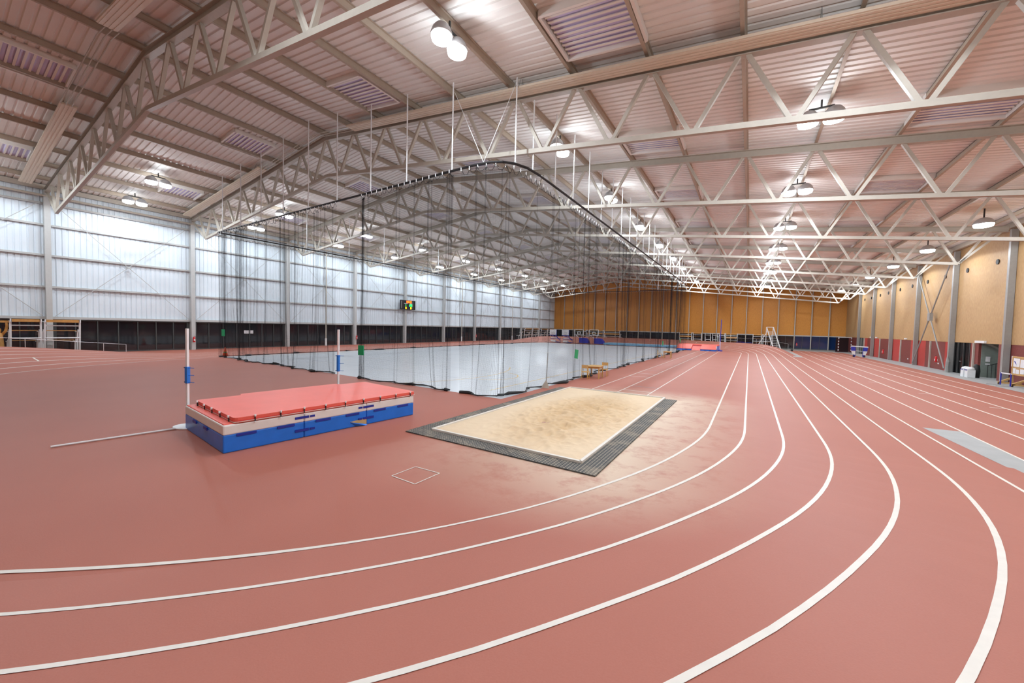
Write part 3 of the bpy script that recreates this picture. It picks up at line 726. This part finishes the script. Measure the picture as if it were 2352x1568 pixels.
# topper with notches for the uprights
poly = [(.21, -.03), (LM+.04, -.03), (LM+.04, WM-.1), (LM-.95, WM-.1), (LM-.95, WM+.14), (1.3, WM+.14), (1.3, WM-.1), (.21, WM-.1)]
def rounded(poly, r=.12, n=4):
    out = []; m = len(poly)
    for i_ in range(m):
        p0, p1, p2 = (Vector(poly[k % m]) for k in (i_-1, i_, i_+1)); a = (p0-p1).normalized(); b = (p2-p1).normalized()
        for k in range(n+1):
            f = k/n; q = (p1+a*r)*(1-f)**2+p1*2*f*(1-f)+(p1+b*r)*f*f; out.append((q.x, q.y))
    return out
RP = rounded(poly)
top = MB().prism(RP, .655, .775).build('red_topper', REDV, hj, bevel=.02)
def grow(P, d):
    c = Vector((LM/2, WM/2)); return [((p[0]-c.x)*(1+d/c.x)+c.x, (p[1]-c.y)*(1+d/c.y)+c.y) for p in P]
MB().prism(grow(RP, .012), .668, .684).build('white_piping', LINE, hj)
MB().prism(grow(RP, .008), .684, .705).build('dark_side_band', REDD, hj)
def strap(x, y, dx, dy):
    o = MB().bar((x, y, .63), (x, y, .77), .022, .02).build('strap', BLACK, hj)
    MB().lathe((x+dx*.01, y+dy*.01, .755), [(.022, 0), (.022, .045)], 8).build('toggle', WHITE, o)
    MB().lathe((x+dx*.0, y+dy*.0, .615), [(.018, 0), (.018, .03)], 8).build('toggle', WHITE, o)
for k in range(9): strap(.62+.555*k, -.045, 0, -1)
for k in range(5): strap(.185, .25+.62*k, -1, 0)
for x in (.46, 1.31, 2.24, 3.08, 3.96, 4.8):
    rbox(x-.2, x+.2, -.022, 0, .345, .40).build('handle', NAVY, hj)
for y in (1.23, 2.15): rbox(-.022, 0, y-.14, y+.14, .33, .40).build('handle', NAVY, hj)
for x, f in ((1.75, 1), (3.52, -1)):
    for z in (.53, .2):
        rbox(x-f*.06-.17, x-f*.06+.17, -.022, -.004, z-.03, z+.03).build('closure_strap', NAVY, hj)
        rbox(x+f*.2-.06, x+f*.2+.06, -.022, -.004, z-.025, z+.025).build('closure_strap', NAVY, hj)
MB().add([(3.0, -.012, .165), (3.515, -.012, .2), (3.515, -.012, .0), (3.0, .0, .165), (3.515, .0, .2), (3.515, .0, .0)], [(0, 2, 1), (3, 4, 5), (0, 1, 4, 3), (1, 2, 5, 4), (2, 0, 3, 5)]).build('torn_foam', FOAM, hj)
MB().add([(3.0, -.016, .16), (3.42, -.13, .012), (3.5, -.1, .03), (3.2, -.02, .012), (3.0, -.006, .15), (3.42, -.11, .008), (3.5, -.08, .02), (3.2, -.005, .004)], [(0, 3, 1, 2), (4, 6, 5, 7), (0, 2, 6, 4), (2, 1, 5, 6), (1, 3, 7, 5), (3, 0, 4, 7)]).build('torn_flap', BLUE, hj)
# uprights
def upright(x, y, label, z0, z1, rot):
    t = thing('high_jump_upright', label, 'upright', (x, y, 0), rot, 'high jump uprights')
    pts = [(.38*math.cos(a)*1.0, .3*math.sin(a)) for a in [math.pi*2*k/24 for k in range(24)]]
    MB().prism(pts, 0, .035).build('base_plate', WHITE, t, bevel=.012)
    MB().bar((0, 0, .03), (0, 0, 2.735), .062, .062).build('post', WHITE, t, bevel=.008)
    s = MB().box(-.045, .045, -.045, .045, z0, z1).build('slider', mat('slider_blue', (.015, .2, .72), .4), t, bevel=.008)
    for z in (z0+.03, (z0+z1)/2, z1-.03): MB().tube([(.045, 0, z), (.24, 0, z)], .008, 5).build('bar_rest', MATS['slider_blue'], s)
    for z in (z0+.03, z1-.03): MB().tube([(-.045, 0, z), (-.12, 0, z)], .014, 6).build('knob', BLACK, s)
    return t
upright(-13.14, 4.13, 'white high jump upright with blue slider at the near left mat corner', 1.22, 1.68, .3)
upright(-13.1, 8.65, 'white high jump upright with blue slider behind the mat, nearer the net', 1.16, 1.78, .3)
o = MB().tube([(0, 0, .028), (-.27*.97, -2.2*.97, .028)], .023, 8).build('crossbar', WHITE); o.location = (-13.08, 3.84, 0); tag(o, 'white crossbar lying on the red floor left of the landing mat', 'crossbar')

# ------------------------------------------------------------------ tables and chairs by the runway
def table(x, y, rz, label):
    t = thing('wooden_table', label, 'table', (x, y, 0), rz, 'wooden tables by the runway')
    MB().box(-.42, .42, -.55, .55, .70, .735).build('tabletop', WOODL, t, bevel=.006)
    MB().box(-.36, .36, -.49, .49, .60, .70).build('apron', WOOD, t)
    for sx in (-1, 1):
        for sy in (-1, 1): MB().cbox((sx*.34, sy*.47, .3), .07, .07, .6).build('leg', WOODL, t)
def chair(x, y, rz, label):
    t = thing('school_chair', label, 'chair', (x, y, 0), rz, 'yellow framed chairs by the tables')
    MB().box(-.19, .19, -.19, .19, .44, .455).build('seat', WOODL, t, bevel=.004)
    MB().box(-.19, .19, -.225, -.21, .66, .86).build('backrest', WOODL, t, bevel=.004)
    for sx in (-1, 1):
        MB().tube([(sx*.2, -.26, 0), (sx*.18, -.2, .44), (sx*.18, -.215, .85)], .013, 6).build('leg', YELL, t)
        MB().tube([(sx*.2, .22, 0), (sx*.18, .18, .44)], .013, 6).build('leg', YELL, t)
    MB().tube([(-.18, -.19, .43), (.18, -.19, .43)], .011, 6).tube([(-.18, .18, .43), (.18, .18, .43)], .011, 6).tube([(-.19, -.2, .43), (-.19, .18, .43)], .011, 6).tube([(.19, -.2, .43), (.19, .18, .43)], .011, 6).build('seat_frame', YELL, t)
table(-7.98, 22.5, .1, 'square wooden table by the net curtain, nearest the sand pit')
chair(-8.2, 21.45, .15, 'yellow framed chair on the near side of the nearer table')
chair(-7.8, 23.65, math.pi+.1, 'yellow framed chair on the far side of the nearer table')
table(-7.55, 44.2, .05, 'wooden table farther along the runway near the red landing mats')
chair(-8.25, 43.6, -1.2, 'yellow framed chair left of the farther table')

# ------------------------------------------------------------------ scoreboard on the left wall
sb = thing('scoreboard', 'black electronic scoreboard with red, green and yellow lit digits', 'scoreboard', (XL+.62, 42.2, 0))
MB().box(-.1, .12, -1.5, 1.55, 3.0+2.3, 3.0+3.75).build('case', mat('scoreboard_black', (.012, .012, .014), .3), sb)
def seg(y, z, wd, ht, m_, pat):
    mb = MB(); th_ = .055
    segs = {'a': (0, ht, wd, ht), 'b': (wd, ht/2, wd, ht), 'c': (wd, 0, wd, ht/2), 'd': (0, 0, wd, 0), 'e': (0, 0, 0, ht/2), 'f': (0, ht/2, 0, ht), 'g': (0, ht/2, wd, ht/2)}
    for s in pat:
        a, b, c, d = segs[s]; mb.box(.12, .13, y+min(a, c)-th_/2, y+max(a, c)+th_/2, z+min(b, d)-th_/2, z+max(b, d)+th_/2)
    return mb.build('digit', m_, sb)
RE = emis('led_orange', (1, .16, .01), 3.5); GR = emis('led_green', (.03, 1, .22), 2.5); YE = emis('led_yellow', (1, .75, .0), 2.5)
for k in range(4): seg(-.28+.27*k, 6.36, .15, .28, RE, 'abcdefg' if k != 2 else 'abged')
seg(-.62, 5.82, .18, .3, GR, 'bc'); seg(.3, 5.82, .18, .3, GR, 'abged'); seg(.6, 5.82, .18, .3, GR, 'abcdefg')
seg(-.5, 5.42, .16, .24, YE, 'abcdef'); seg(.52, 5.42, .16, .24, YE, 'abcdef')
MB().box(.12, .128, -.8, -.05, 6.2, 6.26).box(.12, .128, .35, .85, 6.2, 6.26).build('caption_strip', PAPER, sb)
MB().box(.12, .126, -1.38, -1.28, 5.45, 6.6).box(.12, .126, .95, 1.02, 5.45, 6.6).build('trim_strip', GREYST, sb)

# ------------------------------------------------------------------ bleacher units stored behind the bends
def bleacher(x, y, rz, wd, label, style='frame', dz=0.0):
    t = thing('bleacher', label, 'bleacher', (x, y, 0), rz, 'folding bleacher units behind the bends')
    # local: x along the bench, +y away from the camera (rows step down)
    rows_ = ((2.62, 0.0), (1.86, .75), (1.1, 1.5))
    for sx in (0, wd):
        mb = MB(); s = 1 if sx == 0 else -1
        mb.bar((sx, .25, 0), (sx, .05, 2.55), .1, .1); mb.bar((sx, 1.0, 0), (sx, .85, 1.8), .08, .08); mb.bar((sx, 1.75, 0), (sx, 1.65, 1.05), .08, .08)
        for z, yy in rows_: mb.bar((sx, yy-.12, z-.08), (sx, yy+.75, z-.08), .07, .07); mb.bar((sx, yy-.1, z-.12), (sx, yy-.1, z+.1), .09, .06)
        mb.bar((sx, .25, .1), (sx, 1.7, .1), .06, .06)
        mb.build('side_frame', WHITE, t)
    for z, yy in rows_[:3]:
        if style == 'bare': break
        mb = MB().box(.06, wd-.06, yy-.02, yy+.3, z-.02, z+.03)
        if yy == 0: mb.box(.06, wd-.06, yy-.08, yy-.04, z-.12, z+.08)
        mb.build('seat_plank', WOOD, t)
    for z in (2.25, 1.33): MB().tube([(0, .12, z), (wd, .12, z)], .05, 6).build('cross_bar', WHITE, t)
    if style == 'front':
        MB().box(.05, wd-.05, -.3, -.26, 1.72, 2.0).build('front_plank', WOOD, t)
    return t
# left corner: seen from behind, rows step down away from the camera
bleacher(-44.0, 3.95, math.pi/2, 1.36, 'white framed bleacher with orange planks at the left edge beside the wooden figure')
bleacher(-44.0, 5.5, math.pi/2, 1.72, 'white framed bleacher with orange planks, right one of the near left pair')
lab = ['nearest the left wall in the far left corner', 'second in the far left corner', 'third in the far left corner', 'fourth in the far left corner']
for i, (a, b) in enumerate(((75.2, 78.6), (79.0, 82.2), (83.3, 86.6), (87.0, 90.2))):
    bleacher(-43.6, a, math.pi/2, b-a, 'white framed bleacher with orange planks, %s' % lab[i])
for i, (a, b, st, nm) in enumerate(((-37.4, -34.3, 'frame', 'behind the basketball stands, left'), (-33.8, -30.0, 'front', 'with bare orange planks behind the clear backboards'), (-29.7, -26.0, 'front', 'with bare orange planks left of the dark window'), (-13.0, -10.6, 'front', 'with orange planks behind the net end'), (-10.3, -8.7, 'frame', 'behind the red pole vault mats'), (-8.0, -7.0, 'bare', 'folded narrow, first behind the red mats'), (-6.6, -5.7, 'bare', 'folded narrow, second behind the red mats'), (-5.9+.5, -4.4, 'frame', 'behind the right end of the red mats'), (-4.2, -2.2, 'front', 'with bare orange planks right of the blue pole'), (.5, 2.0, 'frame', 'second left of the white stair'), (2.2, 3.5, 'frame', 'next to the white stair'))):
    bleacher(a, 89.2, 0, b-a, 'white framed bleacher %s' % nm, st)
# wooden figure with raised arms at the far left edge
fig = thing('wooden_sculpture', 'brown wooden figure with arms raised at the left edge', 'sculpture', (-44.3, 3.45, 0))
MB().tube([(0, 0, 0), (0, 0, .5), (0, .03, 1.2), (0, 0, 1.65), (0, 0, 1.75)], [.3, .27, .2, .19, .09], 12).build('body', WOOD, fig, smooth=True)
MB().tube([(0, -.02, 1.72), (0, -.02, 1.82), (0, -.02, 1.98), (0, -.02, 2.1)], [.1, .16, .15, .05], 12).build('head', WOOD, fig, smooth=True)
MB().tube([(0, .14, 1.55), (0, .32, 1.85), (0, .38, 2.2), (0, .34, 2.5)], [.08, .075, .07, .06], 8).build('arm', WOOD, fig, smooth=True)
MB().tube([(0, -.14, 1.55), (0, -.32, 1.85), (0, -.38, 2.2), (0, -.34, 2.5)], [.08, .075, .07, .06], 8).build('arm', WOOD, fig, smooth=True)
MB().bar((0, -.6, 2.5), (0, .55, 2.5), .12, .14).build('lintel', WOOD, fig)
# glass railings
def railing(p, q, n, label, h=1.1):
    p = Vector(p); q = Vector(q)
    t = thing('glass_railing', label, 'railing')
    MB().tube([(p.x, p.y, p.z+h), (q.x, q.y, q.z+h)], .017, 6).build('top_rail', ALU, t)
    for i_ in range(n+1):
        r = p.lerp(q, i_/n); MB().bar((r.x, r.y, r.z-.4), (r.x, r.y, r.z+h), .032, .032).build('post', ALU, t)
    d = (q-p).normalized()*.0
    MB().add([(p.x, p.y, p.z+.05), (q.x, q.y, q.z+.05), (q.x, q.y, q.z+h-.05), (p.x, p.y, p.z+h-.05)], [(0, 1, 2, 3)]).build('glass_panel', CLEAR, t)
railing((-43.1, 3.2, .40), (-43.1, 9.57, -.25+.0), 5, 'low clear glass railing in front of the near left bleachers', 1.05)
railing((-6.0, 88.2, .9), (4.6, 86.4, .55), 6, 'low railing along the outer edge of the far bend')
railing((4.6, 86.4, .2), (6.0, 86.2, .0), 1, 'short end of the railing by the white stair')

# ------------------------------------------------------------------ far end equipment
# white stair stand
t = thing('starter_stair', 'white metal stair stand at the outer edge of the far bend', 'stair', (2.55, 86.0, 0))
mb = MB()
for dx in (0, 1.05): MB().bar((dx+1.2, -2.0, .0), (dx, 0, 4.1), .12, .12).build('stringer', WHITE, t)
for k in range(10):
    f = (k+.6)/12; MB().box(1.2*(1-f)+.05, 1.2*(1-f)+1.0, -2.0*(1-f)-.12, -2.0*(1-f)+.12, 3.6*f-.02, 3.6*f+.02).build('step', WHITE, t)
for dx in (0, 1.05): MB().bar((dx, .1, 0), (dx, .1, 4.1), .09, .09).build('leg', WHITE, t)
MB().bar((0, .0, 4.1), (1.05, 0, 4.1), .09, .09).bar((0, .0, 3.2), (1.05, 0, 3.2), .07, .07).build('rail', WHITE, t)
MB().bar((-1.6, .4, .0), (0, .2, 2.9), .08, .08).bar((-.9, .4, 0), (-.9, .4, 1.6), .07, .07).bar((-1.3, .4, 1.4), (0, .4, 1.4), .07, .07).build('brace', WHITE, t)
# pole vault mats
pv = thing('pole_vault_mat', 'red topped pole vault landing mat with blue sides at the runway end', 'landing mat', (-9.9, 66.4, 0), -.02)
MB().box(0, 5.6, .8, 5.6, 0, .72).build('blue_base', DBLUE if False else BLUE, pv, bevel=.03)
MB().box(-.03, 5.63, .78, 5.65, .72, .88).build('red_top', REDV, pv, bevel=.03)
for (a, b) in ((0, 2.15), (3.45, 5.6)):
    MB().box(a, b, -.9, .8, 0, .28).build('front_block', BLUE, pv, bevel=.02)
    MB().add([(a, -.92, .28), (b, -.92, .28), (b, .8, .88), (a, .8, .88), (a, -.92, .22), (b, -.92, .22), (b, .8, .3), (a, .8, .3)], [(0, 1, 2, 3), (4, 7, 6, 5), (0, 4, 5, 1), (1, 5, 6, 2), (3, 2, 6, 7), (0, 3, 7, 4)]).build('sloped_front', REDV, pv)
MB().add([(2.2, -.5, .02), (3.4, -.5, .02), (3.75, .75, .7), (1.85, .75, .7), (2.2, -.5, 0), (3.4, -.5, 0), (3.75, .79, .6), (1.85, .79, .6)], [(0, 1, 2, 3), (4, 7, 6, 5), (0, 4, 5, 1), (1, 5, 6, 2), (3, 2, 6, 7), (0, 3, 7, 4)]).build('planting_box_pad', REDV, pv)
for x in (.8, 1.5, 4.1, 4.8): MB().box(x-.15, x+.15, -.915, -.9, .1, .17).build('handle', NAVY, pv)
MB().box(5.55, 5.62, -.4, .7, .3, .75).build('side_cover', WHITE, pv)
t = thing('pole_vault_upright', 'tall thin blue pole vault upright beside the red mats', 'upright', (-3.9, 67.2, 0))
MB().bar((0, 0, 0), (.06, 0, 4.9), .1, .1).build('post', mat('upright_blue', (.03, .05, .45), .4), t)
MB().bar((0, 0, .25), (0, 0, 1.5), .13, .13).build('lower_post', mat('upright_pale', (.55, .5, .7), .4), t)
MB().box(-.25, .35, -.5, .5, 0, .12).build('base', MATS['upright_blue'], t)
# light blue mats
for i, (x0, x1, y0, y1, z) in enumerate(((-23.5, -14.0, 70.4, 74.2, .38), (-13.8, -11.2, 70.6, 74.6, .36))):
    tag(MB().box(x0, x1, y0, y1, 0, z).build('gym_mat', LBLUE, bevel=.04), 'pale blue gym mat lying beyond the net, %s' % ('the long left one' if i == 0 else 'the short right one'), 'mat')
# basketball stands
def hoop(x, y, rz, label, clear):
    t = thing('basketball_stand', label, 'basketball stand', (x, y, 0), rz, 'basketball stands beyond the court')
    fm = WHITE
    if clear:
        b = MB().box(-.9, .9, -.02, .0, 1.72, 2.75).build('backboard', CLEAR, t)
        mb = MB()
        for a, c in (((-.9, 1.72), (.9, 1.72)), ((-.9, 2.78), (.9, 2.78)), ((-.9, 1.72), (-.9, 2.78)), ((.9, 1.72), (.9, 2.78)), ((-.3, 1.9), (.3, 1.9)), ((-.3, 2.3), (.3, 2.3)), ((-.3, 1.9), (-.3, 2.3)), ((.3, 1.9), (.3, 2.3))):
            mb.bar((a[0], -.03, a[1]), (c[0], -.03, c[1]), .1, .1)
        mb.build('board_frame', WHITE, b)
        MB().bar((-.8, .12, 1.75), (.2, .9, .7), .1, .1).bar((.75, .05, 2.5), (.2, .9, .7), .08, .08).build('arm', WHITE, t)
        pts = [(0, 0), (1.9, 0), (1.85, .35), (1.4, .95), (1.1, 1.05), (0, 1.05)]
        mb = MB(); v = [(-.1+p[0], .35, p[1]+.08) for p in pts]+[(-.1+p[0], 1.45, p[1]+.08) for p in pts]; n = len(pts)
        mb.add(v, [tuple(range(n)), tuple(range(n, 2*n))[::-1]]+[(i_, n+i_, n+(i_+1) % n, (i_+1) % n) for i_ in range(n)]); mb.build('padded_base', DBLUE, t)
    else:
        b = MB().box(-.72, .72, -.03, .0, 1.55, 2.65).build('backboard', WHITE, t)
        mb = MB()
        for a, c in (((-.25, 1.75), (.25, 1.75)), ((-.25, 2.1), (.25, 2.1)), ((-.25, 1.75), (-.25, 2.1)), ((.25, 1.75), (.25, 2.1))): mb.bar((a[0], -.04, a[1]), (c[0], -.04, c[1]), .04, .02)
        mb.build('target_square', BLACK, b)
        MB().bar((-.78, 0, 1.5), (.78, 0, 1.5), .09, .09).bar((.75, 0, 1.5), (.75, 0, 2.6), .06, .06).bar((-.5, .1, 1.5), (1.0, 1.2, .75), .09, .09).bar((.5, .1, 1.5), (1.2, 1.2, .35), .09, .09).bar((-.6, .2, .75), (1.3, 1.2, .7), .1, .1).build('frame', DBLUE, t)
        MB().box(-.5, .45, .0, .8, .12, .5).build('counterweight', WHITE, t)
        MB().box(-.45, .7, .1, .5, .85, 1.02).build('cross_beam', WHITE, t)
        MB().box(-.4, 1.3, .1, 1.3, .06, .14).build('trolley', DBLUE, t)
    MB().lathe((0, -.4, 1.62), [(.23, 0), (.25, .01), (.23, .02)], 14).build('rim', ORANGE, t)
    for wx in (-.3, 1.0): MB().tube([(wx, .4, .06), (wx, .5, .06)], .06, 8).build('wheel', BLACK, t)
hoop(-34.6, 71.3, .1, 'white basketball backboard on blue frame, leftmost of the four stands', False)
hoop(-31.7, 71.0, .1, 'white basketball backboard on blue frame, second stand from the left', False)
hoop(-29.0, 71.6, 0, 'clear basketball backboard on blue padded base, left of the clear pair', True)
hoop(-25.9, 71.6, 0, 'clear basketball backboard on blue padded base, right of the clear pair', True)
# orange cone by the net
t = thing('traffic_cone', 'small orange cone at the left corner of the court', 'cone', (-36.6, 14.0, 0))
MB().lathe((0, 0, .03), [(.2, 0), (.03, .72)], 14).build('body', ORANGE, t, smooth=True); MB().cbox((0, 0, .015), .44, .44, .03).build('base', ORANGE, t); MB().lathe((0, 0, .3), [(.14, 0), (.105, .12)], 14).build('band', GREEN, t)
# blue stacked hurdles seen between the far bleachers
def hurdle(x, y, rz, label, group, hgt=.84, cm=None, board=None):
    t = thing('hurdle', label, 'hurdle', (x, y, 0), rz, group)
    cm = cm or DBLUE
    for sx in (-.56, .56):
        MB().bar((sx, 0, .04), (sx, 0, hgt), .05, .05).build('post', cm, t); MB().bar((sx, 0, .03), (sx, .6, .03), .04, .04).build('foot', ALU, t)
    MB().box(-.6, .6, -.02, .01, hgt-.07, hgt).build('top_bar', board or WHITE, t)
    return t
for i in range(3): hurdle(-1.7+.05*i, 87.9+.75*i, .2, 'blue hurdle stored upright in the gap left of the white framed bleacher, %s' % ORD[i], 'stored blue hurdles', 1.1, DBLUE, DBLUE)
for i in range(4): hurdle(-.35+.02*i, 87.7+.66*i, .1*i-.1, 'blue hurdle leaning among others before the dark window, %s' % ORD[i], 'stored blue hurdles', 1.05, DBLUE, LBLUE if i == 2 else DBLUE)
hurdle(13.84, 37.0, math.pi/2, 'white and blue hurdle standing beside the notice board', None, .84)
# hurdle trolley at the end of the sprint lanes
t = thing('hurdle_trolley', 'blue and white hurdle trolley parked at the end of the sprint lanes', 'trolley', (12.75, 69.4, 0), -.1)
MB().add([(-.88, -.3, 1.42), (.9, -.3, 1.34), (.9, .3, 1.34), (-.88, .3, 1.42), (-.84, -.28, 1.54), (.86, -.28, 1.46), (.86, .28, 1.46), (-.84, .28, 1.54)], [(0, 3, 2, 1), (4, 5, 6, 7), (0, 1, 5, 4), (1, 2, 6, 5), (2, 3, 7, 6), (3, 0, 4, 7)]).build('top_tray', WHITE, t)
for sx in (-1, 1):
    MB().add([(sx*.36, -.28, .85), (sx*.8, -.28, .85), (sx*.86, -.28, 1.38), (sx*.42, -.28, 1.38), (sx*.36, .28, .85), (sx*.8, .28, .85), (sx*.86, .28, 1.38), (sx*.42, .28, 1.38)], [(0, 1, 2, 3), (4, 7, 6, 5), (0, 4, 5, 1), (1, 5, 6, 2), (2, 6, 7, 3), (3, 7, 4, 0)]).build('blue_panel', DBLUE, t)
    MB().add([(sx*.4, -.24, .3), (sx*.66, -.24, .35), (sx*.82, -.24, .85), (sx*.4, -.24, .85), (sx*.4, .24, .3), (sx*.66, .24, .35), (sx*.82, .24, .85), (sx*.4, .24, .85)], [(0, 1, 2, 3), (4, 7, 6, 5), (0, 4, 5, 1), (1, 5, 6, 2), (2, 6, 7, 3), (3, 7, 4, 0)]).build('white_panel', WHITE, t)
    MB().bar((sx*.38, 0, .12), (sx*.38, 0, .9), .06, .06).build('leg', DBLUE, t)
    for sy in (-.2, .2): MB().tube([(sx*.55, sy-.03, .1), (sx*.55, sy+.03, .1)], .1, 10).build('wheel', BLACK, t)
    MB().bar((sx*.38, 0, .14), (sx*.6, 0, .14), .06, .44).build('axle', DBLUE, t)
MB().bar((-.4, 0, .85), (.5, 0, .8), .06, .06).bar((-.4, 0, .4), (.4, 0, .4), .05, .05).build('cross_bar', ALU, t)
# handball goal folded in the far right corner
t = thing('handball_goal', 'red and white striped handball goal in the far right corner', 'goal', (13.0, 85.6, 0), .5)
for sx in (0, 2.1):
    for k in range(10): MB().box(sx-.05, sx+.05, -.05, .05, .25*k, .25*k+.25).build('post_band', WHITE if k % 2 else mat('goal_maroon', (.16, .01, .02), .5), t)
MB().box(-.05, 2.15, -.05, .05, 2.5, 2.62).build('crossbar', WHITE, t)
MB().box(0, 2.1, .6, .65, 0, 2.5).build('net_back', mat('goal_net_dark', (.03, .012, .015), .8), t)
# bins
for i, (x, y) in enumerate(((14.2, 43.35), (14.2, 42.7))):
    t = thing('litter_bin', 'white litter bin by the stair lobby, %s' % ('left one of the pair' if i == 0 else 'right one of the pair'), 'bin', (x, y, 0), 0, 'pair of white bins')
    MB().box(-.22, .22, -.22, .22, .0, .60).build('body', WHITE, t, bevel=.03)
    MB().lathe((0, 0, .60), [(.245, 0), (.245, .07), (.19, .16), (.08, .21)], 16).build('lid', WHITE, t, smooth=True)
    MB().box(-.235, -.22, -.21, .21, .55, .60).build('dark_rim', NAVY, t)
tag(MB().tube([(14.66, 43.0, .0), (14.66, 43.0, .5), (14.64, 43.05, .88), (14.62, 43.2, .98)], [.14, .17, .17, .06], 8).build('bin_bag', BLACK, smooth=True), 'black rubbish bag standing behind the white bins', 'bag')
# notice board on wheels
nb = thing('notice_board', 'wooden notice board on feet with papers pinned, at the right edge', 'notice board', (14.55, 37.4, 0), -math.pi/2)
for sx in (-.75, .75):
    MB().bar((sx, 0, .1), (sx, 0, 1.85), .09, .09).build('post', WOODL, nb); MB().bar((sx, -.6, .12), (sx, .05, .5), .1, .1).bar((sx, -.6, .12), (sx, .4, .12), .1, .1).build('foot', WOODL, nb)
    MB().tube([(sx-.03, -.56, .05), (sx+.03, -.56, .05)], .05, 8).build('wheel', BLACK, nb)
MB().box(-.7, .7, -.02, .02, .75, 1.8).build('cork_panel', CORK, nb)
MB().box(-.78, .78, -.04, .04, 1.8, 1.88).box(-.78, .78, -.04, .04, .68, .76).build('frame_rail', WOODL, nb)
for (x0, x1, z0, z1, m_) in ((-.68, .0, 1.22, 1.76, PAPER), (.08, .62, 1.2, 1.7, PAPER), (-.68, -.38, .78, 1.12, PAPER), (-.33, -.02, .78, 1.05, PAPER), (.1, .5, .8, 1.1, PAPER)): MB().box(x0, x1, -.03, -.022, z0, z1).build('pinned_paper', m_, nb)
MB().add([(-.6, -.034, 1.55), (-.52, -.034, 1.6), (-.36, -.034, 1.45), (-.3, -.034, 1.3), (-.4, -.034, 1.4)], [(0, 1, 2, 3, 4)]).build('drawing', NAVY, nb)
tag(MB().box(XR-.03, XR+.02, 39.05, 39.5, 1.15, 1.85).build('wall_poster', PAPER), 'white poster on dark red brick beside the notice board', 'poster')
tag(MB().box(XR-.14, XR-.01, 42.9, 44.3, 2.62, 2.8).build('emergency_light', WHITE), 'white emergency light above the stair lobby', 'light')
for i, (y, z) in enumerate(((60.1, 2.65), (71.9, 2.65), (74.8, 2.65))): tag(MB().box(XR-.15, XR-.01, y-.2, y+.2, z, z+.16).build('emergency_light', WHITE), 'small white emergency light over the red panels, %s from the camera' % ORD[i], 'light')
# rolled grey netting leaning by a column
tag(MB().tube([(14.5, 47.6, 0), (14.5, 47.6, .4), (14.52, 47.6, .9), (14.5, 47.65, 1.35)], [.17, .14, .15, .05], 8).build('net_bundle', GREYST), 'grey bundle of netting standing by the column left of the black doors', 'bundle')
# fire extinguishers
def ext(x, y, z, label):
    t = thing('fire_extinguisher', label, 'fire extinguisher', (x, y, z), 0, 'fire extinguishers on the columns')
    MB().lathe((0, 0, 0), [(.085, 0), (.09, .03), (.09, .42), (.06, .5), (.03, .54)], 12).build('cylinder', EXTR, t, smooth=True)
    MB().box(-.095, .095, -.05, .05, .12, .3).build('instruction_label', PAPER, t)
    MB().tube([(0, 0, .54), (0, .05, .6), (0, .13, .5), (0, .12, .25)], .015, 6).build('hose', BLACK, t)
for x, y, nm in ((XL+.62, 15.0, 'left wall column behind the near upright'), (XL+.62, 33.1, 'left wall column near the green tag'), (XL+.62, 60.1, 'left wall column right of the scoreboard'), (14.3, 65.5, 'right wall beyond the brace'), (14.25, 49.2, 'right wall column below the brace'), (7.4, 87.9, 'far wall post right of the white stair')):
    ext(x, y, .75, 'red fire extinguisher on the %s' % nm)
tag(MB().box(XL-.05, XL-.04, 19.6, 20.5, 1.55, 1.9).build('window_notice', PAPER), 'small white notice on the dark glass doors behind the net', 'notice')
tag(MB().box(6.0, 6.3, 80.2, 80.5, 0, .3).build('starting_box', BLACK), 'small black box on the floor by the far grey wedge', 'box')
